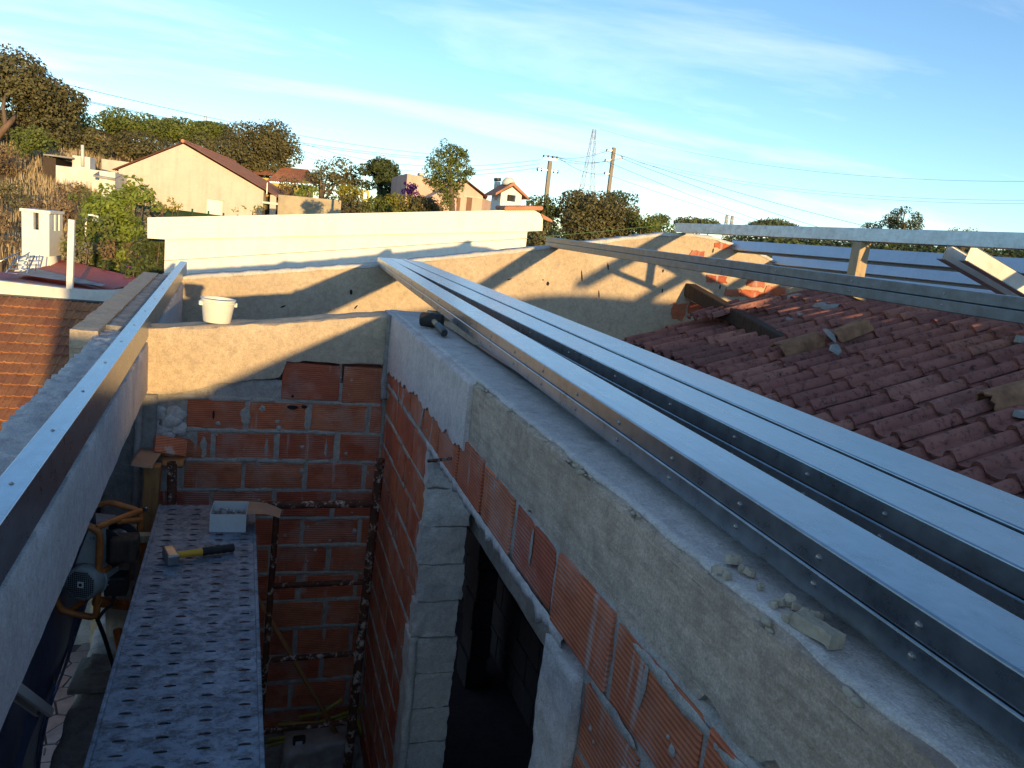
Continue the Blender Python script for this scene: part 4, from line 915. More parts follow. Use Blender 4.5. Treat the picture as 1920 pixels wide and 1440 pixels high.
# box of screws
t = thing('screw_box', 'open white carton of screws standing on the scaffold plank', 'box', (-0.105, 3.44, ZP+0.002), rot=(0, 0, -0.04))
w, d, h = 0.150, 0.155, 0.082
for nm, lo, hi in (('side', (-w/2, -d/2, 0), (w/2, -d/2+0.002, h)), ('side', (-w/2, d/2-0.002, 0), (w/2, d/2, h+0.004)), ('side', (-w/2, -d/2+0.002, 0), (-w/2+0.002, d/2-0.002, h)), ('side', (w/2-0.002, -d/2+0.002, 0), (w/2, d/2-0.002, h)), ('bottom', (-w/2+0.002, -d/2+0.002, 0), (w/2-0.002, d/2-0.002, 0.002))):
    MB().box(lo, hi).build(nm, CARDW, t, local=True)
q = MB(); n = 6; vs = []
for i in range(n+1):
    u = i/n; vs += [(w/2+0.14*u, -d/2-0.01*u, h+0.012*math.sin(u*3)-0.012*u), (w/2+0.145*u, d/2-0.02*u, h+0.004+0.012*math.sin(u*3)-0.03*u)]
q.add(vs, [(2*i, 2*i+2, 2*i+3, 2*i+1) for i in range(n)]).build('lid_flap', CARD, t, local=True, smooth=True)
q = MB(); vs = []
for i in range(5): u = i/4; vs += [(-w/2, d/2*(1-0.0*u), h+0.0), (-w/2+0.02*u*0-0.015*u, 0.0, h-0.0)]
bs = random.Random(9)
for k in range(16):
    p0 = Vector((bs.uniform(-0.055, 0.055), bs.uniform(-0.055, 0.055), 0.040+0.014*(k % 3))); dd = Vector((bs.uniform(-1, 1), bs.uniform(-1, 1), bs.uniform(-0.15, 0.4))).normalized()
    q = MB().tube([p0-dd*0.020, p0+dd*0.014], 0.0032, 6); M_ = Matrix.Translation(p0+dd*0.014) @ dd.to_track_quat('Z', 'Y').to_matrix().to_4x4(); q.lathe([(0.0085, 0), (0.0085, 0.003), (0.005, 0.0035), (0.005, 0.008), (0.0, 0.008)], 6, M_)
    q.build('screw', BOLT, t, local=True)
# hammer
t = thing('club_hammer', 'club hammer with yellow and black handle lying on the scaffold plank', 'hammer', (-0.2, 3.15, ZP+0.02))
c = Vector((-0.305, 3.075, ZP+0.026)); ax = Vector((0.30, -0.95, 0)).normalized(); sd_ = Vector((0.975, 0.215, 0)).normalized()
M_ = Matrix.Translation(c) @ Matrix(((sd_.x, ax.x, 0, 0), (sd_.y, ax.y, 0, 0), (0, 0, 1, 0), (0, 0, 0, 1)))
MB().box((-0.022, -0.052, -0.022), (0.022, 0.052, 0.022), M_).build('head', IRON, t, bevel=0.007)
h0 = c+sd_*0.012; h1 = Vector((-0.075, 3.155, ZP+0.020)); m0 = h0+(h1-h0)*0.46
MB().tube([h0, h0+(h1-h0)*0.2, m0], [0.014, 0.0125, 0.014], 10).build('handle', YPLAST, t, smooth=True, angle=60)
gp = [m0+(h1-m0)*(k/10) for k in range(11)]; MB().tube(gp, [0.0155+(0.0022 if k % 2 else 0.0) for k in range(10)]+[0.017], 10).build('grip', RUBBER, t, smooth=True, angle=60)
# timber prop and rusty scaffold leg in the left corner
t = thing('timber_post', 'orange stained timber post in the left corner of the room, rag of cardboard on top', 'timber post', (-0.49, 3.80, FLOOR))
a = at(262, 885, 3.82); b = at(250, 1130, 3.78)
MB().bar((-0.468, 3.83, -1.235), (-0.520, 3.79, FLOOR), 0.070, 0.075, (0, 1, 0)).build('post', WOOD_O, t, bevel=0.006)
k = at(273, 953, 3.78); MB().lathe([(0.0, 0), (0.010, 0), (0.010, 0.01), (0.006, 0.013), (0.0, 0.013)], 10, Matrix.Translation(k) @ Matrix.Rotation(math.pi/2, 4, 'X')).build('bolt', IRON, t, smooth=True, angle=40)
t = thing('rusty_standing_tube', 'flaking rusty steel tube standing beside the orange timber post', 'steel tube', (-0.40, 3.78, FLOOR))
q = MB().lathe([(0.022, FLOOR), (0.022, -1.205), (0.018, -1.205), (0.018, -1.35)], 14, Matrix.Translation((-0.405, 3.78, 0)) @ Matrix.Rotation(-0.02, 4, 'Y'), cap=False); q.build('tube', RUST, t, smooth=True, angle=50)
def crumple(name, pts_a, pts_b, mat, label, cat, th=0.003, nx_=10, ny_=5, amp=0.012, seed=1):
    """a creased sheet between two edges (lists of points)"""
    q = MB(); vs = []; fs = []
    def along(P, u): 
        f = u*(len(P)-1); i = min(int(f), len(P)-2); return Vector(P[i]).lerp(Vector(P[i+1]), f-i)
    for j in range(ny_+1):
        for i in range(nx_+1):
            p = along(pts_a, i/nx_).lerp(along(pts_b, i/nx_), j/ny_); vs.append(p+Vector((fbm(p+Vector((seed, 0, 0)), 14, 2), fbm(p+Vector((0, seed, 0)), 14, 2), fbm(p+Vector((0, 0, seed)), 14, 2)))*amp)
    for j in range(ny_):
        for i in range(nx_): fs.append((j*(nx_+1)+i, j*(nx_+1)+i+1, (j+1)*(nx_+1)+i+1, (j+1)*(nx_+1)+i))
    o = q.add(vs, fs).build(name, mat, smooth=True, fix=False)
    md = o.modifiers.new('thickness', 'SOLIDIFY'); md.thickness = th
    return tag(o, label, cat)
Yc = 3.76
P = lambda x, y, Y=Yc: at(x, y, Y)
crumple('cardboard_scrap', [P(262, 842, 3.98), P(303, 846, 3.98)], [P(242, 873, 3.70), P(285, 880, 3.70)], CARD, 'torn brown cardboard folded over the top of the timber post', 'cardboard', seed=2)
crumple('cardboard_scrap', [P(300, 856, 4.0), P(350, 856, 4.0)], [P(302, 875, 3.86), P(340, 878, 3.9)], WOOD_O, 'orange board scrap behind the rusty tube, against the bricks', 'board scrap', th=0.012, amp=0.005, seed=4)
t = lay(pw, *tuple(at(318, 833, 3.98)), 0.15, 0.09, 0.035); t.parent = None; t.location = at(318, 838, 3.98); t.rotation_euler = (0.9, 0.25, 0.3); t.name = 'brick_shard'; tag(t, 'broken shard of grooved brick lying on the cardboard in the corner', 'brick shard')
# formwork boards and pipe by the corner column
fb = thing('formwork_board', 'pale formwork boards standing outside the left wall opening, behind the hoist', 'boards', (-0.66, 4.35, FLOOR))
for i, (xa, xb) in enumerate(((-0.83, -0.755), (-0.75, -0.665), (-0.66, -0.60))): MB().box((xa, 4.36+0.004*i, -2.9), (xb, 4.385+0.004*i, -0.955)).build('board', WOOD_P, fb, bevel=0.003)
cp = thing('conduit_pipe', 'grey conduit pipe on the corner column beside the formwork boards', 'pipe', (-0.565, 4.02, FLOOR)); MB().tube([(-0.562, 4.03, -0.96), (-0.585, 4.01, -2.1)], 0.016, 8).build('tube', DIRTY, cp, smooth=True)

# electric hoist on the left
ho = thing('electric_hoist', 'orange framed electric hoist with grey motor hanging in the left wall opening', 'hoist', (-0.6, 3.2, -1.75))
HY = 3.20
def H(x, y, dy=0.0): return at(x, y, HY+dy)
def tubepath(pts, r, name='frame_tube', mat=ORANGE):
    P_ = [Vector(p) for p in pts]; out = [P_[0]]
    for i in range(1, len(P_)-1):
        a, b, c = P_[i-1], P_[i], P_[i+1]; k = min(0.035, (a-b).length*0.4, (c-b).length*0.4); u = (a-b).normalized(); v = (c-b).normalized()
        for s in range(5): t_ = s/4; out.append((b+u*k)*(1-t_)**2 + b*2*t_*(1-t_) + (b+v*k)*t_**2)
    out.append(P_[-1]); return MB().tube(out, r, 10).build(name, mat, ho, smooth=True, angle=60)
tubepath([H(100, 1115), H(112, 1145), H(180, 1160), H(187, 1000), H(166, 985), H(120, 1000), H(100, 1115)], 0.0135)
tubepath([H(178, 948, 0.30), H(205, 942, 0.30), H(262, 958, 0.30), H(262, 1035, 0.34), H(190, 1072, 0.0)], 0.0125)
tubepath([H(262, 958, 0.30), H(215, 975, 0.10), H(178, 990, 0.0)], 0.0125)
tubepath([H(262, 975, 0.28), H(222, 978, 0.12)], 0.012)
tubepath([H(180, 1128, 0.0), H(262, 1138, 0.30)], 0.022)
tubepath([H(130, 1147, 0.02), H(175, 1112, 0.16)], 0.012)
# motor: ribbed drum with a perforated cover
c = H(150, 1097, -0.03); ax = (Vector((0.34, 0.93, -0.05))).normalized(); M_ = Matrix.Translation(c) @ ax.to_track_quat('Z', 'Y').to_matrix().to_4x4()
R_m = 0.070
MB().lathe([(0.0, 0.0), (R_m-0.012, 0.0), (R_m-0.003, 0.006), (R_m, 0.016), (R_m, 0.055), (R_m+0.004, 0.057), (R_m+0.004, 0.064), (R_m-0.004, 0.066), (R_m-0.004, 0.16), (0.0, 0.16)], 32, M_).build('motor', MOTOR, ho, smooth=True, angle=40); motor = [o for o in ho.children if o.name.startswith('motor')][0]
for k in range(20):
    a = 2*math.pi*k/20; q = MB().box((R_m-0.006, -0.0015, 0.067), (R_m+0.003, 0.0015, 0.105), M_ @ Matrix.Rotation(a, 4, 'Z')); q.build('cooling_fin', MOTOR, motor)
holes = MB()
for i in range(-7, 8):
    for j in range(-7, 8):
        u, v = i*0.0082, j*0.0082
        if math.hypot(u, v) > R_m-0.013 or (abs(u) < 0.016 and abs(v) < 0.016): continue
        holes.box((u-0.0027, v-0.0027, -0.0012), (u+0.0027, v+0.0027, 0.001), M_)
tag(holes.build('cover_holes', DARK, motor), kind='stuff')
MB().box((-0.0125, -0.0125, -0.0016), (0.0125, 0.0125, 0.001), M_).build('cover_label', WHITE, motor)
MB().lathe([(0.0, -0.0022), (0.0068, -0.0022), (0.0068, 0.0)], 16, M_).build('label_dot', DARK, motor)
# gearbox housing, drum and switch box
p = [H(166, 990, 0.02), H(180, 985, 0.02), H(184, 1062, 0.02), H(172, 1064, 0.02), H(160, 1056, 0.02), H(140, 1058, 0.02), H(150, 1030, 0.02)]
MB().extrude(p, (0.03, 0.07, 0)).build('gearbox', MOTOR, ho, bevel=0.004)
c = H(196, 1030, 0.07); M2 = Matrix.Translation(c) @ ax.to_track_quat('Z', 'Y').to_matrix().to_4x4()
MB().lathe([(0.0, 0.0), (0.085, 0.0), (0.085, 0.006), (0.05, 0.008), (0.05, 0.11), (0.085, 0.112), (0.085, 0.118), (0.0, 0.118)], 28, M2).build('drum', BLACK, ho, smooth=True, angle=40); drum = [o for o in ho.children if o.name.startswith('drum')][0]
for k in range(7): MB().lathe([(0.05, 0.014+k*0.013), (0.056, 0.018+k*0.013), (0.056, 0.022+k*0.013), (0.05, 0.026+k*0.013)], 24, M2, cap=False).build('wound_rope', IRON, drum, smooth=True)
a = H(206, 1010, 0.03); MB().box((a.x, a.y-0.02, a.z-0.10), (a.x+0.10, a.y+0.07, a.z)).build('drum_guard', WOOD_D, ho, bevel=0.01)
a = H(196, 1088, 0.05); MB().box((a.x, a.y-0.03, a.z-0.06), (a.x+0.085, a.y+0.05, a.z+0.02)).build('switch_box', BLACK, ho, bevel=0.006)
q = [H(178, 962, 0.32), H(215, 966, 0.32), H(232, 978, 0.2), H(180, 985, 0.1)]; MB().add(q, [(0, 1, 2, 3)]).build('top_cover', GREYSHEET, ho, fix=False)
a = H(246, 985, 0.22); MB().tube([a, a+Vector((0, 0, -0.085))], 0.019, 12).build('clamp_pin', WOOD_P, ho, smooth=True, angle=50)
a = H(238, 1003, 0.22); MB().box((a.x, a.y-0.01, a.z-0.035), (a.x+0.11, a.y+0.03, a.z)).build('clamp_plate', WOOD_P, ho, bevel=0.004)
tubepath([H(181, 1160, 0.02), H(195, 1195, 0.05), H(213, 1255, 0.10)], 0.0085, 'power_cable', BLACK)
tubepath([H(214, 1100, 0.06), H(212, 1128, 0.06), H(190, 1150, 0.02), H(181, 1165, 0.02)], 0.007, 'power_cable', BLACK)
# the conformity mark printed on the housing
tx = bpy.data.curves.new('ce_mark', 'FONT'); tx.body = 'CE'; tx.size = 0.016; to0 = bpy.data.objects.new('ce_text', tx); to = bpy.data.objects.new('ce_mark', bpy.data.meshes.new_from_object(to0)); bpy.data.objects.remove(to0); COL.objects.link(to); to.data.materials.clear(); to.data.materials.append(BLACK)
to.matrix_world = Matrix.Translation(H(167, 1010, 0.0)) @ Matrix(((0.95, 0.05, 0.3, 0), (-0.3, 0.2, 0.93, 0), (0.0, -1, 0.2, 0), (0, 0, 0, 1))).inverted().to_3x3().normalized().to_4x4() if False else Matrix.Translation(H(167, 1012, 0.012)) @ Matrix.Rotation(math.pi/2, 4, 'X')
tmw = to.matrix_world.copy(); to.parent = ho; to.matrix_parent_inverse = Matrix.Translation(-ho.location)
# blue tarpaulin outside the opening
tarp = thing('tarpaulin', 'dark blue tarpaulin with eyelets hanging outside the left wall opening', 'tarpaulin', (-0.78, 2.8, -2.5))
q = MB(); vs = []; fs = []; nn = 40
def tp_(y, z): return (-0.765+0.018*math.sin(y*9+z*2)+0.014*fbm((y, z, 1), 4, 3), y, z)
edge = [(-1.0, 4.35), (-1.75, 4.15), (-1.99, 3.90), (-2.02, 3.32), (-2.30, 3.12), (-3.2, 2.95), (-4.4, 2.9)]
def ty(z): return lerp_table(sorted([(-a, b) for a, b in edge]), -z)
for j in range(nn+1):
    z = -1.0-3.2*j/nn
    for i in range(25): u = i/24; y = 0.6+(ty(z)-0.6)*u; vs.append(tp_(y, z))
for j in range(nn):
    for i in range(24): fs.append((j*25+i, j*25+i+1, (j+1)*25+i+1, (j+1)*25+i))
tsheet = q.add(vs, fs).build('sheet', TARP, tarp, smooth=True, fix=False)
for (dy, nm) in ((0.0, 'hem'), (0.05, 'hem_seam')):
    MB().tube([Vector(tp_(ty(-1.3-2.6*k/40)-dy, -1.3-2.6*k/40))+Vector((0.004, 0, 0)) for k in range(41)], 0.006 if dy == 0 else 0.0025, 6).build(nm, TARP, tsheet, smooth=True)
for (px, py) in ((137, 1200), (100, 1275), (82, 1410)):
    p = atX(px, py, -0.752); q = MB(); q.lathe([(0.008, 0), (0.013, 0.002), (0.016, 0)], 14, Matrix.Translation(p) @ Matrix.Rotation(math.pi/2, 4, 'Y'), cap=False); q.build('eyelet', BOLT, tsheet, smooth=True)
# old angle bracket
t = thing('channel_offcut', 'pale steel channel offcut sticking out under the left beam', 'steel offcut', atX(45, 1325, -0.68))
channel(t, atX(10, 1295, -0.70), atX(80, 1345, -0.66), 0.055, 0.030, WHITE2); channel(t, atX(28, 1288, -0.70), atX(68, 1325, -0.68), 0.014, 0.01, WHITE2)
# board on the sill and things on it
t = thing('mixing_board', 'mortar-crusted board lying across the sill of the left opening', 'board', (-0.62, 3.42, -2.09)); MB().box((-0.715, 3.30, -2.085), (-0.50, 3.56, -2.062)).build('board', WOOD_G, t, bevel=0.004)
rough_block(-0.67, -0.53, 3.42, 3.55, -2.064, -2.045, 0.02, 0.02, 12).build('mortar_crust', DIRTY, t, smooth=True)
t = thing('grey_post', 'grey weathered post outside the sill, under the hoist', 'post', (-0.60, 3.9, FLOOR)); MB().box((-0.66, 3.80, -3.1), (-0.545, 3.90, -1.86)).build('post', WOOD_G, t, bevel=0.005)
t = thing('clay_pipe_stub', 'short orange pipe stub standing beside the grey post', 'pipe', at(222, 1205, 3.62)); MB().tube([at(219, 1180, 3.62), at(226, 1225, 3.60)], 0.020, 12).build('tube', ORANGE, t, smooth=True, angle=60)
# stick, straps, tape and sack on the floor by the scaffold
st_ = thing('wooden_stick', 'thin orange wooden stick leaning across behind the scaffold frame', 'stick', (0.35, 3.95, -2.6)); MB().tube([(0.02, 4.07, -2.03), (0.58, 3.86, -2.95)], 0.013, 8).build('stick', WOOD_O, st_, smooth=True)
sr2 = random.Random(4)
for k, (a, b) in enumerate((((500, 1400), (680, 1325)), ((500, 1388), (665, 1345)), ((520, 1360), (670, 1330)), ((665, 1340), (700, 1420)), ((560, 1345), (640, 1312)))):
    p0 = at(*a, 3.93+0.02*k); p1 = at(*b, 4.02-0.01*k); mid = (p0+p1)/2+Vector((0, -0.02, -0.02))
    t = thing('yellow_hose', ('lowest of the yellow hoses on the floor behind the scaffold', 'second yellow hose from the bottom behind the scaffold', 'yellow hose lying just above the lowest rung', 'short yellow hose standing by the rusty right post', 'topmost yellow hose in the corner behind the scaffold')[k], 'hose', mid, group='yellow hoses in the corner')
    MB().tube([p0, p0.lerp(mid, 0.6), mid, p1.lerp(mid, 0.5), p1], 0.010, 8).build('hose', plain('dull_yellow_hose', (0.30, 0.26, 0.04), 0.5, 0, 0.15, 9, 0) if k == 0 else bpy.data.materials['dull_yellow_hose'], t, smooth=True)
c = at(560, 1392, 3.86); t = thing('tape_measure', 'small black and orange tape measure among the yellow hoses', 'tape measure', c); MB().box(c+Vector((-0.034, -0.02, -0.03)), c+Vector((0.034, 0.02, 0.034))).build('case', BLACK, t, bevel=0.012); MB().box(c+Vector((-0.02, -0.0215, -0.02)), c+Vector((0.016, -0.019, 0.02))).build('face', CARDW, t); MB().box(c+Vector((0.016, -0.022, -0.024)), c+Vector((0.03, -0.019, 0.0))).build('lock', ORANGE, t, bevel=0.002)
sk = rough_block(0.22, 0.60, 3.80, 4.02, FLOOR, -2.80, 0.03, 0.05, 7, ztop=lambda x, y: -2.80-0.9*(x-0.42)**2-1.5*(y-3.9)**2).build('cement_sack', SACK, smooth=True); tag(sk, 'dusty plastic sack slumped on the floor under the lowest rung', 'sack')

# ================================================================== NEIGHBOURS ON THE LEFT
# orange tiled roof of the lower house
YT = 13.0; LS = 0.36; LA = math.atan(LS); pt = at(100, 566, YT); Z_T = pt.z
def lroof_z(y): return Z_T+LS*(y-YT)
lr = thing('orange_tiled_roof', 'old orange flat-tiled roof of the lower house at the left, half in sun', 'roof', (-3.5, 10.5, lroof_z(10.5)))
lb = base_of(lr)
def flat_tile(seed):
    r = random.Random(seed); L = 0.31; w = 0.205; q = MB(); prof = [(-w/2, 0.020), (-w/2+0.022, 0.022), (-w/2+0.034, 0.008), (-0.012, 0.007), (-0.004, 0.018), (0.014, 0.018), (0.022, 0.007), (w/2-0.006, 0.008)]
    vs = []; n = len(prof)
    for (y, lift) in ((0.0, 0.022), (L, 0.002)):
        for x, z in prof: vs.append((x, y+r.uniform(-0.004, 0.004), z+lift+r.uniform(-0.001, 0.001)))
    for x, z in prof: vs.append((x, 0.003, -0.004))
    fs = [(i, i+1, n+i+1, n+i) for i in range(n-1)]+[(2*n+i, 2*n+i+1, i+1, i) for i in range(n-1)]
    o = q.add(vs, fs).build('roof_tile', TILE_O, local=True); me = o.data; bpy.data.objects.remove(o); return me
FME = [flat_tile(i) for i in range(4)]; fr = random.Random(2)
TE2, TW2 = 0.262, 0.198
cnt = 0; rest = MB()
for r in range(0, 18):
    y = YT-0.02-(r+1)*TE2*math.cos(LA)
    # the tiles run out of sight to the left and behind the wall to the right
    xr = -0.075*y-0.35-0.07*max(0, 12.6-y); xl = -0.31*y-0.1
    x = xr
    while x > xl:
        o = bpy.data.objects.new('roof_tile', FME[fr.randrange(4)]); COL.objects.link(o); o.parent = lr
        o.location = (x+(0.1 if r % 2 else 0)-lb.x, y-lb.y, lroof_z(y)-lb.z); o.rotation_euler = (LA+fr.uniform(-0.02, 0.02), fr.uniform(-0.015, 0.015), fr.uniform(-0.02, 0.02)); x -= TW2; cnt += 1
MB().add([(-9, 8.4, lroof_z(8.4)-0.03), (-0.9, 8.4, lroof_z(8.4)-0.03), (-0.9, YT+0.1, lroof_z(YT+0.1)-0.03), (-9, YT+0.1, lroof_z(YT+0.1)-0.03)], [(0, 1, 2, 3)]).build('roof_boarding', GREYSHEET, lr, fix=False)
MB().box((-9, 9.25, G0), (-0.95, 9.45, lroof_z(9.3)-0.06)).build('house_wall', DIRTY, lr)
# white curved parapet
YP = 13.25
pp = thing('white_parapet', 'white rendered parapet with upswept curve behind the orange tiles', 'wall', (-2.8, YP, -1.8))
tops = [(-60, 522), (0, 527), (60, 534), (120, 541), (170, 545), (210, 545), (240, 541), (265, 532), (285, 522), (310, 512), (330, 508)]
mb = MB(); vs = []; fs = []; n = 60
for i in range(n+1):
    px = -60+390*i/n; a = at(px, lerp_table(tops, px), YP); vs += [(a.x, YP, a.z), (a.x, YP+0.14, a.z), (a.x, YP+0.14, -3.2), (a.x, YP, -3.2)]
for i in range(n):
    for k in range(4): fs.append((i*4+k, i*4+(k+1) % 4, (i+1)*4+(k+1) % 4, (i+1)*4+k))
mb.add(vs, fs).build('wall', WHITE2, pp)
MB().box((-9, YP-0.16, Z_T-0.06), (-1.1, YP-0.001, Z_T+0.03)).build('lead_flashing', BLACK, pp)
a = at(130, 540, 13.32); b = at(134, 412, 13.32); t = thing('white_pole', 'white square pole standing on the parapet', 'pole', a); MB().bar(a-Vector((0, 0, 0.05)), b, 0.085, 0.085, (0, 1, 0)).build('pole', WHITE, t, bevel=0.006)
# red corrugated roof
rc = thing('red_corrugated_roof', 'red corrugated sheet roof behind the white parapet', 'roof', (-3.5, 15.5, -1.8))
A = at(60, 508, 17.5); B = at(118, 488, 18.6); C = at(275, 527, 14.2); D = at(205, 545, 13.6); Lft = at(40, 512, 16.0)
mb = MB(); vs = []; fs = []; nu, nv = 120, 4
for j in range(nv+1):
    for i in range(nu+1):
        u = i/nu; v = j/nv; p = (A.lerp(B, u)).lerp(D.lerp(C, u), v); vs.append(p+Vector((0, 0, 0.018*math.sin(u*nu*0.95))))
for j in range(nv):
    for i in range(nu): fs.append((j*(nu+1)+i, j*(nu+1)+i+1, (j+1)*(nu+1)+i+1, (j+1)*(nu+1)+i))
mb.add(vs, fs).build('sheet', REDSHEET, rc, smooth=True, fix=False)
q = [at(-40, 530, 14.5), at(-40, 512, 17.5), A, D, at(100, 545, 13.6)]; MB().add(q, [(0, 1, 2, 3, 4)]).build('lower_sheet', REDSHEET, rc, fix=False)
q = [at(30, 520, 16.2)+Vector((0, 0, 0.06)), A+Vector((0, 0, 0.06)), D.lerp(A, 0.05)+Vector((0, 0, 0.08)), at(190, 545, 13.6)+Vector((0, 0, 0.07))]; MB().add(q, [(0, 1, 2, 3)]).build('valley_sheet', GREYSHEET, rc, fix=False)
MB().box((-9, 13.5, G0), (-1.5, 18.8, -2.15)).build('house_wall', WHITE2, rc)
# chimney
YC = 18.0; a = at(42, 500, YC); b = at(112, 500, YC); ch = thing('white_chimney', 'tall white rendered chimney with slotted vents at the left', 'chimney', ((a.x+b.x)/2, YC, a.z))
zt = at(75, 394, YC).z; x0, x1 = at(40, 450, YC).x, at(93, 450, YC).x; dpt = 0.75
q = MB(); hw = (x1-x0); M_ = Matrix.Translation((x0, YC, 0)) @ Matrix.Rotation(-0.10, 4, 'Z')
z0 = a.z-0.3
def cbox(lo, hi, name, mat, bev=0.01): MB().box(lo, hi, M_).build(name, mat, ch, bevel=bev)
slots_top = zt-0.06; slots_bot = zt-0.40
cbox((0, 0, z0), (hw, dpt, slots_bot), 'shaft', WHITE, 0)
for (lo, hi) in (((0, 0), (0.42*hw, 0.12)), ((0.62*hw, 0), (hw, 0.12)), ((0, dpt-0.12), (hw, dpt)), ((0, 0.12), (0.12, dpt-0.12)), ((hw-0.12, 0.12), (hw, 0.20)), ((hw-0.12, 0.34), (hw, 0.44)), ((hw-0.12, 0.58), (hw, dpt-0.12))):
    cbox((lo[0], lo[1], slots_bot), (hi[0], hi[1], slots_top), 'vent_pier', WHITE, 0)
cbox((0.13, 0.13, slots_bot), (hw-0.13, dpt-0.13, slots_bot+0.01), 'flue', DARK, 0)
cbox((-0.03, -0.03, slots_top), (hw+0.03, dpt+0.03, zt), 'cap', WHITE, 0.01)
# flared foot
q = MB(); f = 0.16
q.add([M_ @ Vector(v) for v in ((-f, -f, z0), (hw+f, -f, z0), (hw+f, dpt, z0), (-f, dpt, z0), (0.0, -0.001, z0+0.55), (hw, -0.001, z0+0.55), (hw+0.001, dpt, z0+0.55), (-0.001, dpt, z0+0.55))], [(0, 1, 5, 4), (1, 2, 6, 5), (2, 3, 7, 6), (3, 0, 4, 7)]).build('flared_foot', WHITE, ch, smooth=True)
# metal rack / ladder by the chimney
la = thing('roof_ladder', 'grey metal roof ladder lying beside the chimney foot', 'ladder', at(40, 500, 16.5))
for k in range(2): MB().tube([at(10+38*k, 512+3*k, 16.3), at(32+32*k, 482-2*k, 16.8)], 0.016, 6).build('rail', GALV2, la, smooth=True)
for k in range(5): u = k/4; MB().tube([at(10, 512, 16.3).lerp(at(32, 482, 16.8), u), at(48, 515, 16.3).lerp(at(64, 480, 16.8), u)], 0.013, 6).build('rung', GALV2, la, smooth=True)
for (px, py) in ((33, 478), (52, 476), (68, 480)): MB().tube([at(px-2, py+28, 16.5), at(px, py, 16.5)], 0.012, 6).build('upright', GALV2, la, smooth=True)
MB().tube([at(-20, 500, 16.5), at(10, 485, 16.5), at(38, 472, 16.9)], 0.016, 6).build('handrail', GALV2, la, smooth=True)

# ================================================================== WHITE BUILDING BEHIND THE GABLE
YW = 13.6
wb = thing('white_building', 'long plain white building with sloping roof edge behind the gable wall', 'building', at(640, 470, YW))
def wp(px, py, dy=0.0): return at(px, py, YW+dy)
bt = [(276, 408), (640, 400.5), (940, 394.5), (985, 393), (1003, 395), (1013, 401), (1018, 411)]
top = [wp(x, y) for x, y in bt]; low = [wp(1017, 433), wp(990, 434), wp(308, 449), wp(276, 447)]
MB().extrude([Vector((p.x, YW, p.z)) for p in top+low], (0, 0.35, 0)).build('upper_band', WHITE, wb)
body = [wp(308, 449.5), wp(991, 434.5), wp(989, 466)]; bz = wp(308, 449).x; bx1 = body[2].x
MB().extrude([(bz, YW+0.06, body[0].z-0.001), (body[1].x, YW+0.06, body[1].z-0.001), (bx1, YW+0.06, G0), (bz, YW+0.06, G0)], (0, 5.0, 0)).build('lower_wall', WHITE, wb)
MB().add([(top[0].x, YW+0.352, top[0].z-0.02), (top[3].x, YW+0.352, top[3].z-0.02), (top[3].x, YW+5, top[3].z-0.02), (top[0].x, YW+5, top[0].z-0.02)], [(0, 1, 2, 3)]).build('roof_deck', WHITE2, wb, fix=False)
a = wp(308, 489, 0.05); b = wp(990, 447, 0.05); MB().tube([a, b], 0.006, 6).build('service_cable', GREYSHEET, wb)
for k in range(16):
    p = wp(945+k*4.3, 392.3-0.02*k, 0.12); MB().tube([p+Vector((0, -0.16, 0.012)), p+Vector((0, 0.45, 0.03))], 0.040, 8).build('roof_tile', TILE_F, wb, smooth=True, angle=60)
p = wp(1019, 405, 0.1); MB().add([wp(1014, 402, 0.0)+Vector((0, 0, 0.02)), wp(1036, 413, 0.0), wp(1036, 417, 0.0), wp(1019, 411, 0.0), wp(1014, 402, 1.2)+Vector((0, 0, 0.02)), wp(1036, 413, 1.2), wp(1036, 417, 1.2), wp(1019, 411, 1.2)], [(0, 1, 2, 3), (7, 6, 5, 4), (0, 4, 5, 1), (1, 5, 6, 2), (2, 6, 7, 3)]).build('eave_tile', TILE_F, wb)
# chimney house on its roof
YH = 16.5; ck = thing('chimney_turret', 'small white chimney turret with red tiled hood and dark opening on the white building', 'chimney', at(958, 398, YH))
cx0, cx1 = at(938, 380, YH).x, at(977, 380, YH).x; zb = at(958, 402, YH).z-0.5; ze = at(958, 364, YH).z; zp = at(960, 351, YH).z; d_ = 0.75; m_ = (cx0+cx1)/2
ow0, ow1, oz0, oz1 = at(950, 380, YH).x, at(966, 380, YH).x, at(958, 378, YH).z, at(958, 365.5, YH).z
for (lo, hi) in (((cx0, YH, zb), (cx1, YH+d_, oz0)), ((cx0, YH, oz0), (ow0, YH+0.12, ze)), ((ow1, YH, oz0), (cx1, YH+0.12, ze)), ((ow0, YH, oz1), (ow1, YH+0.12, ze)), ((cx0, YH+d_-0.12, oz0), (cx1, YH+d_, ze)), ((cx1-0.12, YH+0.12, oz0), (cx1, YH+d_-0.12, ze)), ((cx0, YH+0.12, oz0), (cx0+0.12, YH+0.24, ze)), ((cx0, YH+0.52, oz0), (cx0+0.12, YH+d_-0.12, ze))): MB().box(lo, hi).build('wall', WHITE, ck)
MB().box((cx0+0.13, YH+0.13, oz0), (cx1-0.13, YH+d_-0.13, oz0+0.01)).build('flue', DARK, ck)
MB().extrude([(cx0, YH, ze), (cx1, YH, ze), (m_, YH, zp)], (0, d_, 0)).build('pediment', WHITE, ck)
for s, xe in ((-1, cx0-0.14), (1, cx1+0.14)):
    zz = ze-0.07; MB().extrude([(m_, YH-0.08, zp+0.03), (xe, YH-0.08, zz), (xe, YH-0.08, zz+0.05), (m_, YH-0.08, zp+0.10)], (0, d_+0.16, 0)).build('hood_tile', TILE_F, ck)
c = Vector((m_, YH+0.3, zp+0.05)); MB().lathe([(0.15, 0.0), (0.15, 0.06), (0.12, 0.12), (0.07, 0.16), (0.0, 0.17)], 16, Matrix.Translation(c)).build('dome', WHITE2, ck, smooth=True)
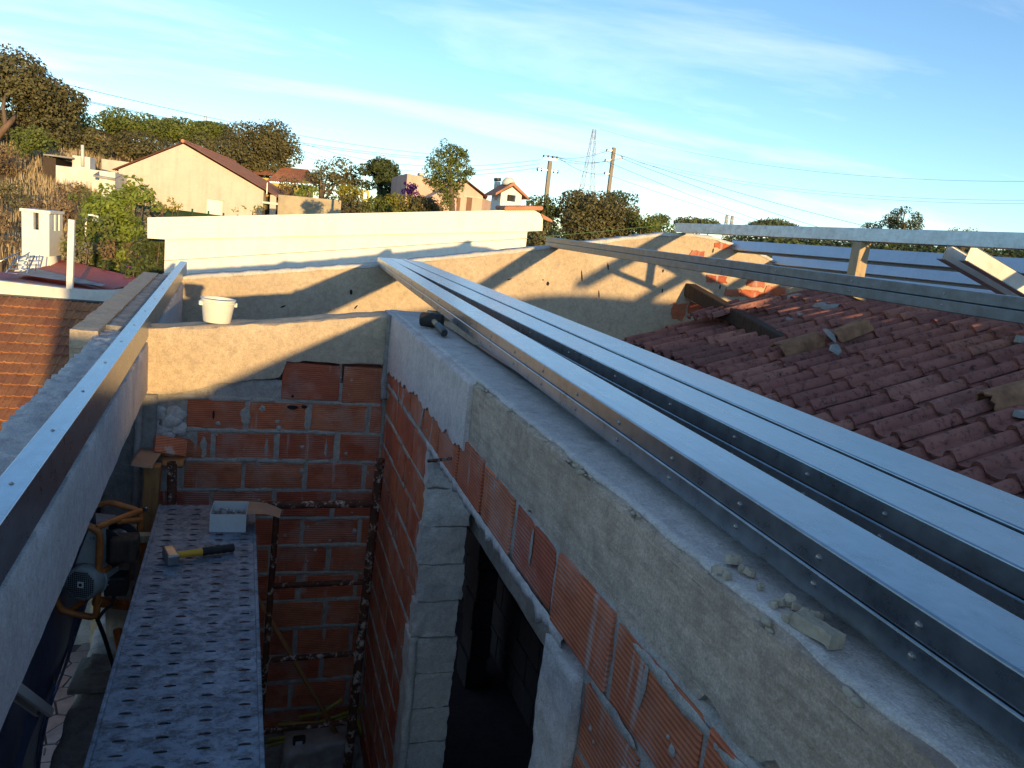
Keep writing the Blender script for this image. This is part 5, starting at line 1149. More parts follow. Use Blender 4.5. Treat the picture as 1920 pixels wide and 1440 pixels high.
a = at(933, 358, 17.5); t = thing('flue_pipe', 'small pale flue with dark cap left of the chimney turret', 'flue', a); MB().tube([a-Vector((0, 0, 0.8)), at(933, 341, 17.5)], 0.075, 12).build('pipe', WHITE2, t, smooth=True, angle=50); MB().tube([at(933, 340, 17.5), at(933, 334, 17.5)], 0.085, 12).build('cap', BLACK, t, smooth=True, angle=50)

# ================================================================== HOUSES
def quadwall(parent, name, mat, pts, th, nrm): MB().extrude([Vector(p) for p in pts], Vector(nrm)*th).build(name, mat, parent)
def tile_slope(parent, a, b, c, d, mat=TILE_F, name='roof', ribs=30, amp=0.05):
    """corrugated slope: a-b the lower edge, d-c the upper one"""
    a, b, c, d = (Vector(v) for v in (a, b, c, d)); q = MB(); vs = []; fs = []; n = ribs*4; nrm = (b-a).cross(d-a).normalized()
    if nrm.z < 0: nrm = -nrm
    m = 8
    for j in range(m+1):
        v = j/m
        for i in range(n+1): u = i/n; vs.append((a.lerp(b, u)).lerp(d.lerp(c, u), v)+nrm*(amp*math.sin(i*math.pi/2)*0.5))
    for j in range(m):
        for i in range(n): fs.append((j*(n+1)+i, j*(n+1)+i+1, (j+1)*(n+1)+i+1, (j+1)*(n+1)+i))
    return q.add(vs, fs).build(name, mat, parent, smooth=True, fix=False)
YHs = 42.0
hs = thing('cream_house', 'cream rendered house with wide blank gable and red tiled roof on the slope', 'house', at(380, 400, YHs))
ap = at(343, 270, YHs); el = at(222, 318, YHs); er = at(494, 358, YHs); gb = -2.2; DEP = 12.0
gable_pts = [(el.x, YHs, gb), (er.x, YHs, gb), (er.x, YHs, er.z), (ap.x, YHs, ap.z), (el.x, YHs, el.z)]
SK = 1.9
MB().extrude(gable_pts, (SK, DEP, 0)).build('wall', CREAM, hs)
ed = at(542, 364, YHs)
def slope_pt(x): return ap.z+(er.z-ap.z)*(x-ap.x)/(er.x-ap.x)
tile_slope(hs, (ed.x, YHs-0.25, slope_pt(ed.x)+0.08), (ed.x+SK, YHs+DEP, slope_pt(ed.x)+0.08), (ap.x+SK, YHs+DEP, ap.z+0.10), (ap.x, YHs-0.25, ap.z+0.10), ribs=44)
tile_slope(hs, (el.x-0.3, YHs-0.05, el.z-0.05), (el.x-0.3+SK, YHs+DEP, el.z-0.05), (ap.x+SK, YHs+DEP, ap.z+0.10), (ap.x, YHs-0.05, ap.z+0.10), ribs=44)
MB().tube([(ap.x, YHs-0.3, ap.z+0.12), (ap.x+SK, YHs+DEP, ap.z+0.12)], 0.09, 8).build('ridge_cap', TILE_F, hs)
# porch under the right eave
pz0 = gb; a = at(467, 366, YHs); b = at(520, 368, YHs)
MB().box((er.x, YHs+0.9, pz0), (b.x-0.1, YHs+1.1, er.z-0.1)).build('porch_wall', plain('ochre_porch_render', (0.50, 0.31, 0.09), 0.85), hs)
MB().box((er.x+0.02, YHs+0.80, pz0), (er.x+0.95, YHs+0.899, er.z-0.25)).build('porch_cladding', WOOD_D, hs)
MB().box((er.x+1.45, YHs+0.80, pz0), (er.x+1.95, YHs+0.899, er.z-0.35)).build('porch_window', DARK, hs)
MB().box((b.x-0.35, YHs-0.1, pz0), (b.x-0.05, YHs+0.2, er.z-0.15)).build('porch_post', CREAM, hs); MB().box((er.x-0.05, YHs-0.12, er.z-0.62), (ed.x-0.05, YHs+1.0, er.z-0.52)).build('porch_beam', WHITE2, hs)
w0, w1 = at(388, 374, YHs), at(416, 400, YHs); MB().box((w0.x, YHs-0.04, w1.z-0.2), (w1.x, YHs+0.02, w0.z)).build('shutter', WHITE, hs, bevel=0.01); MB().box((w0.x-0.06, YHs-0.06, w0.z), (w1.x+0.06, YHs-0.001, w0.z+0.07)).build('shutter_box', CREAM, hs)
MB().tube([(ed.x+0.02, YHs-0.3, slope_pt(ed.x)+0.02), (ed.x+0.02+SK, YHs+DEP, slope_pt(ed.x)+0.02)], 0.07, 8).build('gutter', WHITE2, hs); MB().tube([(ed.x-0.1, YHs-0.2, slope_pt(ed.x)), (er.x+0.5, YHs+0.2, er.z-0.5), (er.x+0.5, YHs+0.2, gb)], 0.045, 6).build('downpipe', WHITE2, hs)
a = at(500, 364, YHs-0.4); MB().tube([a, a+Vector((0, 0, 0.55))], 0.02, 6).build('aerial_mast', IRON, hs)
# yellow house roofs behind it
yh = thing('yellow_house', 'yellow walled house with orange tiled roof behind the cream house', 'house', at(500, 330, 58))
for (l, r, yb_, yt, Y) in (((408, 322), (517, 330), 0, (425, 292, 490, 302), 58), ((500, 340), (600, 346), 0, (528, 313, 578, 318), 56)):
    a = at(*l, Y); b = at(*r, Y); c = at(yt[2], yt[3], Y+4); d = at(yt[0], yt[1], Y+4); tile_slope(yh, a, b, c, d, ribs=24, amp=0.06)
    MB().box((a.x+0.3, Y+0.25, -1.0), (b.x-0.4, Y+3.5, min(a.z, b.z)-0.02)).build('wall', YELL, yh)
MB().box((at(560, 345, 55.9).x, 55.9, at(560, 352, 55.9).z), (at(580, 345, 55.9).x, 56.2, at(560, 346, 55.9).z)).build('window', DARK, yh)
# shed on the hill
sh = thing('hillside_shed', 'low weathered concrete shed with stained walls on the dry slope', 'shed', at(150, 350, 40))
def pbox(parent, x0, y0, x1, y1, Y, dep, name, mat, zb=None):
    a = at(x0, y0, Y); b = at(x1, y1, Y); z0_ = min(a.z, b.z) if zb is None else zb; MB().box((a.x, Y, z0_), (b.x, Y+dep, max(a.z, b.z))).build(name, mat, parent)
pbox(sh, 104, 310, 190, 365, 40, 4, 'wall', WHITE2, -1.5); pbox(sh, 186, 320, 215, 368, 39, 3, 'front_room', WHITE2, -1.5); pbox(sh, 190, 298, 246, 330, 44, 3, 'rear_wall', CREAM, -1.0)
pbox(sh, 135, 291, 168, 318, 40.5, 1.2, 'water_tank', WHITE2, 0.4); MB().tube([at(154, 312, 40.3), at(154, 272, 40.3)], 0.07, 8).build('vent_pipe', WHITE2, sh, smooth=True)
a = at(174, 328, 38.8); b = at(215, 335, 38.8); MB().add([a, b, b+Vector((0, 2, 0.25)), a+Vector((0, 2, 0.35)), a-Vector((0, 0, 0.08)), b-Vector((0, 0, 0.08))], [(0, 1, 2, 3), (4, 5, 1, 0)]).build('awning', GREYSHEET, sh, fix=False)
pbox(sh, 80, 294, 104, 330, 40.3, 3, 'open_bay', WOOD_D, -0.8); pbox(sh, 80, 291, 135, 295, 40, 3.5, 'bay_roof', GREYSHEET)
# garden wall right of the cream house
gl = thing('garden_wall', 'low weathered beige garden wall right of the cream house', 'wall', at(580, 400, 34)); a = at(522, 365, 34); b = at(640, 376, 34)
MB().extrude([(a.x, 34, -3), (b.x, 34, -3), (b.x, 34, b.z), (a.x, 34, a.z)], (0, 0.3, 0)).build('wall', plain('stained_beige_wall', (0.42, 0.35, 0.24), 0.9, 0, 0.2, 1.5, 0.3, 20), gl)
# pink house
ph = thing('pink_house', 'pink barn-like house with red tiled roof behind the pine tree', 'house', at(860, 395, 36)); Y = 36
a = at(762, 325, Y+2); MB().extrude([(at(762, 325, Y+2).x, Y+2, -3), (at(880, 366, Y+2).x, Y+2, -3), (at(880, 366, Y+2).x, Y+2, at(880, 350, Y+2).z), (at(764, 325, Y+2).x, Y+2, a.z)], (0, 5, 0)).build('rear_wing', PINK, ph)
g0, g1, gp_ = at(806, 392, Y), at(903, 392, Y), at(868, 338, Y); ez = at(903, 368, Y).z; ez0 = at(806, 368, Y).z
MB().extrude([(g0.x, Y, -3), (g1.x, Y, -3), (g1.x, Y, ez), (gp_.x, Y, gp_.z), (g0.x, Y, ez0)], (0, 6, 0)).build('wall', PINK, ph)
rgt = at(935, 372, Y+3); ru = at(905, 332, Y+6)
tile_slope(ph, (g1.x+0.2, Y-0.15, ez), (rgt.x, Y+6, ez-0.2), (gp_.x+1.2, Y+6, gp_.z+0.15), (gp_.x, Y-0.15, gp_.z+0.08), ribs=26, amp=0.06)
MB().extrude([(g1.x, Y+0.3, -3), (rgt.x, Y+3, -3), (rgt.x, Y+3, ez-0.1), (g1.x, Y+0.3, ez-0.06)], (0, 0.2, 0)).build('side_wall', PINK, ph)
for (x0, x1) in ((858, 862), (876, 884)): pbox(ph, x0, 370, x1, 392, Y-0.03, 0.03, 'door_panel', plain('brown_door', (0.20, 0.10, 0.06), 0.7) if x0 == 858 else bpy.data.materials['brown_door'], -2.5)
pbox(ph, 870, 369, 906, 371, Y-0.05, 0.05, 'lintel', CREAM); pbox(ph, 787, 324, 796, 330, Y+2.2, 0.6, 'chimney', CREAM)
# small porch roof left of it
lp = thing('garden_lean_to', 'small brick lean-to with sloping roof beside the bougainvillea', 'shed', at(815, 390, 30)); a = at(785, 368, 30); b = at(832, 392, 30); MB().extrude([a, b, b-Vector((0, 0, 0.12)), a-Vector((0, 0, 0.12))], (0, 2.5, 0)).build('roof', WOOD_D, lp); pbox(lp, 786, 366, 792, 396, 30, 0.2, 'post', PINK, -3); pbox(lp, 815, 383, 828, 396, 30.2, 0.3, 'brick_wall', BRICK, -3)
# yellow frames
for k, (x0, y0, x1, y1) in enumerate(((677, 358, 693, 376), (640, 350, 648, 362))):
    t = thing('yellow_frame', ('yellow square window frame among the bushes, larger one', 'yellow square window frame among the bushes, smaller left one')[k], 'frame', at(x0, y1, 32), group='yellow frames in the bushes')
    a = at(x0, y1, 32); b = at(x1, y0, 32); w = 0.09
    for lo, hi in (((a.x, a.z), (a.x+w, b.z)), ((b.x-w, a.z), (b.x, b.z)), ((a.x+w, b.z-w), (b.x-w, b.z)), ((a.x+w, a.z), (b.x-w, a.z+w))): MB().box((lo[0], 32, lo[1]), (hi[0], 32.12, hi[1])).build('frame_bar', YELL, t)
    MB().tube([((a.x+b.x)/2, 32.06, a.z), ((a.x+b.x)/2, 32.06, -3)], 0.05, 6).build('stake', WOOD_D, t)
# green screen fence, basin, lamp in the garden
gf = thing('green_screen_fence', 'long dark green screen fence below the cream house', 'fence', at(340, 398, 27)); a = at(255, 384, 25); b = at(445, 408, 30)
MB().add([a, b, b-Vector((0, 0, 1.2)), a-Vector((0, 0, 1.2))], [(0, 1, 2, 3)]).build('screen', GREENMESH, gf, fix=False); gf.children[0].modifiers.new('t', 'SOLIDIFY').thickness = 0.03
for k in range(7): p = a.lerp(b, k/6); MB().tube([p+Vector((0, -0.04, 0.1)), p+Vector((0, -0.04, -1.6))], 0.03, 6).build('post', GREENMESH, gf)
a = at(160, 430, 19); gl_ = thing('garden_lamp', 'white swan-neck garden lamp among the bushes', 'lamp', a-Vector((0, 0, 2.2)))
MB().tube([a-Vector((0, 0, 2.2)), a, at(161, 408, 19), at(166, 403, 19), at(174, 404, 19), at(180, 409, 19)], 0.022, 8).build('post', WHITE, gl_, smooth=True); MB().lathe([(0.03, 0.10), (0.10, 0.0), (0.085, -0.03), (0.0, -0.05)], 14, Matrix.Translation(at(181, 413, 19))).build('lamp_shade', WHITE, gl_, smooth=True)
a = at(267, 432, 22); gb_ = thing('white_basin', 'white basin standing in the garden left of the white building', 'basin', a); MB().lathe([(0.0, -0.12), (0.08, -0.12), (0.15, -0.06), (0.18, 0.06), (0.16, 0.06), (0.12, -0.04), (0.0, -0.08)], 18, Matrix.Translation(a), cap=False).build('bowl', WHITE, gb_, smooth=True); MB().tube([a-Vector((0, 0, 0.12)), a-Vector((0, 0, 1.2))], 0.05, 8).build('pedestal', WHITE, gb_)
q = at(228, 505, 17); fl_ = thing('pink_flower', 'single pink flower in the dark shrubs behind the red roof', 'flower', q)
for k in range(5): MB().lathe([(0.0, 0), (0.035, 0.012), (0.02, 0.02), (0.0, 0.02)], 8, Matrix.Translation(at(242, 505, 16.5)+Vector((0.045*math.cos(k*1.257), 0, 0.045*math.sin(k*1.257))))).build('petal', plain('pink_petal', (0.60, 0.12, 0.30), 0.6, 0, 0.05, 5, 0) if k == 0 else bpy.data.materials['pink_petal'], fl_)

# ================================================================== TREES AND SHRUBS
def leaf_cloud(blobs, size, dens, seed, up=0.35, jitter=0.25, stretch=1.0):
    """many small folded leaf clumps spread through a set of blobs (centre, radii)"""
    r = random.Random(seed); mb = MB(); V = mb.v; Fc = mb.f
    for (c, rad) in blobs:
        area = (rad[0]*rad[1]+rad[1]*rad[2]+rad[0]*rad[2])/3
        size_ = size*0.68; n = int(9.5*dens*area/(size_*size_))
        for _ in range(n):
            while True:
                p = Vector((r.uniform(-1, 1), r.uniform(-1, 1), r.uniform(-1, 1))); l = p.length
                if 0.05 < l <= 1: break
            p *= (l**-0.55)                                        # push towards the shell
            p *= 1+r.gauss(0, 0.07)
            nrm = (p.normalized()+Vector((r.gauss(0, .55), r.gauss(0, .55), r.gauss(up, .55)))).normalized()
            pos = c+Vector((p.x*rad[0], p.y*rad[1], p.z*rad[2]))
            t1 = nrm.orthogonal().normalized(); t1.rotate(Matrix.Rotation(r.uniform(0, 6.28), 3, nrm)); t2 = nrm.cross(t1)
            s = size_*r.uniform(0.55, 1.45); b = len(V)
            V.append(tuple(pos-t1*s*0.5*stretch)); V.append(tuple(pos+t2*s*0.32+nrm*s*0.10)); V.append(tuple(pos+t1*s*0.5*stretch)); V.append(tuple(pos-t2*s*0.32+nrm*s*0.10))
            Fc.append((b, b+1, b+2, b+3)); mb.m.append(0)
    return mb
def crown_blobs(c, rad, n, br, seed, shape='round'):
    r = random.Random(seed); out = []
    for i in range(n):
        for _ in range(60):
            p = Vector((r.uniform(-1, 1), r.uniform(-1, 1), r.uniform(-1, 1)))
            if p.length > 1: continue
            if shape == 'round' and p.length < 0.45: continue
            if shape == 'umbrella' and (p.z < -0.25): continue
            if shape == 'column' and p.length < 0.2: continue
            break
        if shape == 'umbrella': p.z = abs(p.z)*0.8+0.1
        k = br*r.uniform(0.7, 1.3)
        out.append((c+Vector((p.x*rad[0]*0.8, p.y*rad[1]*0.8, p.z*rad[2]*0.8)), (k, k, k*(0.72 if shape != 'umbrella' else 0.55))))
    return out
def tree(name, label, base, c, rad, leaf, nb, br, lsize, dens, seed, shape='round', trunk_r=0.25, group=None, cat='tree', limbs=5, bark=BARK, core=True):
    r = random.Random(seed); t = thing(name, label, cat, base, group=group)
    base = Vector(base); c = Vector(c); blobs = crown_blobs(c, rad, nb, br, seed, shape)
    tm = MB(); mid = base.lerp(c, 0.55)+Vector((r.uniform(-.2, .2), 0, 0))*trunk_r*3; topp = c+Vector((0, 0, -rad[2]*0.1))
    tm.tube([base-Vector((0, 0, 0.3)), base.lerp(mid, 0.5)+Vector((r.uniform(-.3, .3)*trunk_r, 0, 0)), mid, topp], [trunk_r*1.25, trunk_r, trunk_r*0.8, trunk_r*0.45], 8)
    for k in range(limbs):
        bb = blobs[r.randrange(len(blobs))][0]; st0 = mid.lerp(topp, r.uniform(0, 0.6)); m2 = st0.lerp(bb, 0.5)+Vector((r.uniform(-.3, .3), r.uniform(-.3, .3), -0.2))*rad[2]*0.2
        tm.tube([st0, m2, bb], [trunk_r*0.45, trunk_r*0.3, trunk_r*0.12], 6)
    tm.build('trunk', bark, t, smooth=True)
    leaf_cloud(blobs, lsize, dens, seed+1).build('crown', leaf, t, fix=False); return t
def zg(p): return ground_z(p.x, p.y)
def px_tree(name, label, x0, y0, x1, y1, Y, leaf, nb, lsize, dens, seed, shape='round', base_py=None, trunk_r=0.25, group='trees on the skyline', brk=0.34, depth=0.9, cat='tree', limbs=5):
    """crown seen between (x0,y0) and (x1,y1) at distance Y, standing on the ground below"""
    c = at((x0+x1)/2, (y0+y1)/2, Y); sc = Y*1.0/F_PX*1.06; rx = (x1-x0)/2*sc*1.03; rz = (y1-y0)/2*sc*1.0
    base = Vector((c.x, Y, min(ground_z(c.x, Y), c.z-rz*1.05)))
    br = max(rx, rz)*brk if shape != 'umbrella' else rx*brk
    return tree(name, label, base, c, (rx, rx*depth, rz), leaf, nb, br, lsize, dens, seed, shape, trunk_r, group, cat, limbs)
px_tree('cork_oak', 'big dark cork oak at the left edge, bare twisted limb showing', -75, 118, 128, 290, 50, LF_OAK, 34, 0.25, 1.9, 101, trunk_r=0.5, limbs=9)
a = at(-10, 262, 47); tl = thing('oak_limb', 'bare reddish twisted limb in front of the big cork oak', 'branch', a)
MB().tube([at(-20, 275, 46.5), at(8, 240, 46.5), at(22, 226, 46.5), at(28, 216, 47)], [0.20, 0.16, 0.12, 0.08], 8).build('limb', plain('stripped_cork_bark', (0.15, 0.095, 0.065), 0.9, 0, 0.3, 3, 0.5, 12), tl, smooth=True); MB().tube([at(10, 238, 46.5), at(5, 200, 46.8), at(10, 175, 47)], [0.12, 0.09, 0.05], 6).build('limb', BARK, tl, smooth=True)
px_tree('pine', 'sunlit pine just right of the big cork oak', 98, 168, 158, 265, 55, LF_PINE, 18, 0.24, 1.5, 102)
px_tree('shrub', 'rounded green shrub at the foot of the big cork oak', 8, 238, 92, 285, 44, LF_PINE, 12, 0.2, 1.4, 103, trunk_r=0.1, cat='shrub')
px_tree('shrub', 'brown-green scrub tree between the cork oak and the pine row', 112, 246, 200, 300, 50, LF_OAK, 14, 0.22, 1.2, 104, trunk_r=0.12, cat='shrub')
px_tree('stone_pine', 'leftmost stone pine of the row above the cream house, small pale crown', 172, 236, 240, 290, 64, LF_PINE, 12, 0.26, 1.3, 105, 'umbrella')
px_tree('stone_pine', 'broad stone pine standing directly behind the cream gable, tallest of its row', 195, 210, 362, 300, 62, LF_PINE, 30, 0.25, 2.3, 106, 'umbrella', brk=0.26)
px_tree('stone_pine', 'flat topped stone pine right of the cream gable', 345, 229, 450, 300, 64, LF_PINE, 22, 0.25, 2.3, 107, 'umbrella', brk=0.3)
px_tree('cork_oak', 'dark cork oak at the right end of the row behind the cream house', 430, 232, 556, 318, 60, LF_OAK, 28, 0.24, 2.1, 108, trunk_r=0.35)
px_tree('scrub_tree', 'grey-brown scrub under the stone pines, left of the cream gable', 190, 262, 330, 310, 54, LF_OAK, 18, 0.22, 1.1, 109, trunk_r=0.12)
px_tree('scrub_tree', 'dark scrub under the pines just right of the cream gable', 360, 255, 470, 305, 58, LF_OAK, 16, 0.24, 1.2, 110, trunk_r=0.12)
px_tree('shrub', 'reddish dry shrub in front of the yellow house', 520, 326, 562, 372, 45, LF_RED, 10, 0.17, 1.4, 111, trunk_r=0.08, cat='shrub', group='shrubs of the gardens')
px_tree('shrub', 'small bright green shrub below the yellow house', 558, 340, 600, 375, 42, LF_BRIGHT, 9, 0.16, 1.3, 112, trunk_r=0.06, cat='shrub', group='shrubs of the gardens')
px_tree('oak', 'dusty brown oak in the gardens, left of the round dark pine', 575, 305, 640, 375, 44, LF_OAK, 16, 0.19, 1.4, 113, trunk_r=0.2)
px_tree('oak', 'taller loose oak touching the round dark pine', 610, 298, 682, 350, 48, LF_OAK, 16, 0.2, 1.1, 114, trunk_r=0.2)
px_tree('stone_pine', 'smooth round dark green pine in the gardens', 668, 301, 756, 384, 46, LF_DARK, 34, 0.18, 2.6, 115, trunk_r=0.2, brk=0.3)
for k, (x0, y0, x1, y1, lf, lab) in enumerate(((635, 362, 690, 408, LF_OAK, 'dark bush behind the left part of the white building'), (680, 370, 735, 408, LF_PINE, 'green bush below the round dark pine'), (722, 368, 775, 406, LF_YEL, 'yellow leaved bush right of the round pine'), (755, 365, 805, 404, LF_OAK, 'brown-green bush under the bougainvillea'), (640, 345, 672, 372, LF_YEL, 'yellowish twig bush left of the larger yellow frame'), (795, 372, 830, 402, LF_OAK, 'low dark bush at the foot of the pine tree'))):
    px_tree('bush', lab, x0-6, y0, x1+6, y1+6, 27, lf, 22, 0.12, 1.4, 120+k, trunk_r=0.05, cat='bush', group='bushes behind the white building')
px_tree('bougainvillea', 'purple bougainvillea in full flower beside the pink house', 753, 342, 792, 370, 31, LF_PURP, 12, 0.13, 1.7, 130, trunk_r=0.05, cat='bush')
# the pine in the middle: tiers of needle tufts on a slim trunk
c = at(842, 340, 25); pb_ = Vector((at(846, 398, 25).x, 25, ground_z(c.x, 25))); pt_ = thing('pine', 'slender pine with tufted crown in front of the pink house', 'tree', pb_)
tufts = [(845, 290, 22), (825, 300, 20), (862, 298, 18), (815, 318, 20), (840, 312, 24), (868, 318, 18), (882, 322, 10), (806, 335, 14), (828, 333, 22), (855, 335, 20), (872, 332, 13), (838, 352, 20), (820, 350, 14), (858, 350, 14), (846, 372, 14), (840, 385, 12), (835, 365, 12), (850, 282, 14), (868, 290, 12)]
blobs = []; tr_ = random.Random(8)
for (x, y, r_) in tufts:
    s = r_*25/F_PX*1.06; p = at(x, y, 25+tr_.uniform(-0.35, 0.35)); blobs.append((p, (s, s, s*0.8)))
    for k in range(3): blobs.append((p+Vector((tr_.uniform(-1, 1), tr_.uniform(-1, 1), tr_.uniform(-0.7, 0.9)))*s*0.8, (s*0.45, s*0.45, s*0.4)))
leaf_cloud(blobs, 0.085, 0.75, 131, up=0.6, stretch=1.6).build('crown', LF_PINE, pt_, fix=False)
q = MB().tube([pb_, at(848, 395, 25), at(846, 350, 25), at(844, 300, 25)], [0.12, 0.10, 0.07, 0.03], 8)
for (x, y, r_) in tufts[::2]: q.tube([at(846, min(y+14, 392), 25), at(x, y, 25)], [0.035, 0.012], 5)
q.build('trunk', BARK, pt_, smooth=True)
# right side skyline
px_tree('oak', 'dark oak behind the left utility pole', 976, 362, 1050, 450, 34, LF_DARK, 28, 0.17, 1.5, 140)
px_tree('cork_oak', 'big brown-green cork oak in the centre right, in front of the second pole', 1030, 356, 1200, 462, 33, LF_OAK, 44, 0.17, 2.1, 141, trunk_r=0.35, limbs=8)
px_tree('oak', 'dark tree crown behind the centre cork oak, near the second pole', 1110, 350, 1195, 420, 44, LF_DARK, 20, 0.2, 1.5, 142)
px_tree('scrub_tree', 'low green scrub at the foot of the centre cork oak', 1170, 400, 1250, 455, 31, LF_PINE, 14, 0.16, 1.4, 143, trunk_r=0.1)
px_tree('bush', 'bush at the right corner of the white building', 988, 412, 1056, 480, 22, LF_OAK, 26, 0.12, 1.5, 144, trunk_r=0.06, cat='bush')
px_tree('stone_pine', 'small round stone pine right of the centre cork oak', 1205, 396, 1258, 428, 70, LF_FAR, 14, 0.28, 1.6, 145)
px_tree('scrub_tree', 'green scrub between the round stone pine and the ridge beam', 1180, 412, 1275, 450, 48, LF_PINE, 16, 0.22, 1.4, 146, trunk_r=0.1)
px_tree('stone_pine', 'low wide stone pine above the left end of the ridge beam', 1255, 407, 1362, 440, 85, LF_FAR, 22, 0.34, 1.6, 147, 'umbrella', brk=0.26)
px_tree('stone_pine', 'low wide stone pine behind the middle of the ridge beam', 1392, 413, 1518, 450, 85, LF_FAR, 22, 0.34, 1.5, 148, 'umbrella', brk=0.26)
px_tree('stone_pine', 'umbrella pine standing clear above the ridge beam, loose dark crown', 1648, 385, 1748, 446, 50, LF_DARK, 26, 0.2, 1.05, 149, brk=0.27, trunk_r=0.25, limbs=9)
px_tree('stone_pine', 'smaller pine crown touching the left side of the umbrella pine', 1612, 410, 1662, 440, 52, LF_DARK, 10, 0.2, 1.2, 150, brk=0.34)
px_tree('young_tree', 'thin pale young tree rising behind the ridge beam at the right', 1765, 415, 1838, 470, 34, LF_YEL, 16, 0.13, 0.45, 151, trunk_r=0.08, limbs=10, brk=0.3)
# far wood seen under the ridge beam
fw = random.Random(31); blobs = []
for k in range(300):
    x = fw.uniform(1380, 1990); Y = fw.uniform(34, 60); top = 447+0.045*(x-1400)+fw.uniform(-6, 12); c = at(x, top+14, Y); s = fw.uniform(0.7, 1.5)
    blobs.append((Vector((c.x, Y, c.z-0.6)), (s*1.2, s*1.2, s)))
    blobs.append((Vector((c.x, Y, c.z-2.0)), (s*1.5, s*1.5, s*1.4)))
w = leaf_cloud(blobs, 0.40, 1.0, 160).build('far_wood', LF_DARK, fix=False); tag(w, 'dark green wood seen below the ridge beam on the right', 'wood', kind='stuff')
fw2 = random.Random(32); blobs = []
for k in range(120):
    x = fw2.uniform(560, 1500); Y = fw2.uniform(60, 90); c = at(x, 0.112*(x-505)+366+fw2.uniform(0, 16), Y); s = fw2.uniform(1.2, 2.4); blobs.append((Vector((c.x, Y, c.z-1.5)), (s*1.3, s*1.3, s)))
w = leaf_cloud(blobs, 0.4, 0.9, 161).build('distant_wood', LF_FAR, fix=False); tag(w, 'distant wood along the horizon behind the houses', 'wood', kind='stuff')
# garden at the left, behind the red roof
def leafy(name, label, boxes, Y, leaf, lsize, dens, seed, nb=10, cat='shrub', group='garden shrubs behind the red roof', up=0.2):
    r = random.Random(seed); blobs = []
    for (x0, y0, x1, y1) in boxes:
        for k in range(nb):
            p = at(r.uniform(x0, x1), r.uniform(y0, y1), Y+r.uniform(-0.6, 0.6)); s = Y/F_PX*min(x1-x0, y1-y0)*0.32*r.uniform(0.7, 1.2); blobs.append((p, (s, s, s*0.9)))
    c = at((boxes[0][0]+boxes[0][2])/2, boxes[0][3], Y); base = Vector((c.x, Y, ground_z(c.x, Y))); t = thing(name, label, cat, base, group=group)
    leaf_cloud(blobs, lsize, dens, seed, up=up, stretch=1.2).build('foliage', leaf, t, fix=False)
    q = MB(); 
    for k in range(5): b = blobs[r.randrange(len(blobs))][0]; q.tube([base+Vector((r.uniform(-.15, .15), 0, 0)), base.lerp(b, 0.5)+Vector((r.uniform(-.2, .2), 0, 0)), b], [0.05, 0.035, 0.012], 6)
    q.build('stem', BARK, t, smooth=True); return t
leafy('vine', 'tall bright green vine in the garden left of the white building', [(182, 350, 255, 455), (200, 345, 290, 390), (175, 380, 250, 470)], 20, LF_BRIGHT, 0.14, 1.25, 201, nb=12, cat='vine')
leafy('shrub', 'leafy shrub under the vine, around the garden lamp', [(145, 420, 220, 500), (160, 450, 260, 500)], 18.8, LF_PINE, 0.12, 1.2, 202)
leafy('shrub', 'orange-brown hedge behind the red corrugated roof', [(180, 460, 262, 505)], 18.3, LF_RED, 0.10, 1.2, 203, nb=8)
leafy('shrub', 'yellow-green trimmed hedge beside the dark shrub', [(215, 465, 268, 500)], 18.0, LF_BRIGHT, 0.10, 1.2, 204, nb=8)
leafy('shrub', 'deep green shrub against the left end of the white building', [(245, 450, 302, 525)], 15.2, LF_DARK, 0.10, 1.5, 205, nb=16)
leafy('shrub', 'pale dusty shrub just behind the chimney and white pole', [(112, 460, 165, 510)], 18.5, LF_GREY, 0.10, 1.1, 206, nb=10)
leafy('shrub', 'grey-green shrub right of the vine, above the white basin', [(255, 385, 298, 430)], 22, LF_GREY, 0.11, 1.0, 207, nb=8)
leafy('climber', 'yellow leaved climber on the green fence, left part', [(292, 372, 340, 394)], 25.5, LF_YEL, 0.10, 0.8, 208, nb=10, cat='climber', group='climbers on the green fence')
leafy('climber', 'sparse yellow leaved climber on the green fence by the porch', [(430, 388, 520, 406)], 29, LF_YEL, 0.11, 0.5, 209, nb=10, cat='climber', group='climbers on the green fence')
leafy('shrub', 'dark shrub in the shade of the yard below the pink flower', [(185, 495, 262, 530)], 16.6, LF_DARK, 0.10, 1.4, 210, nb=12)
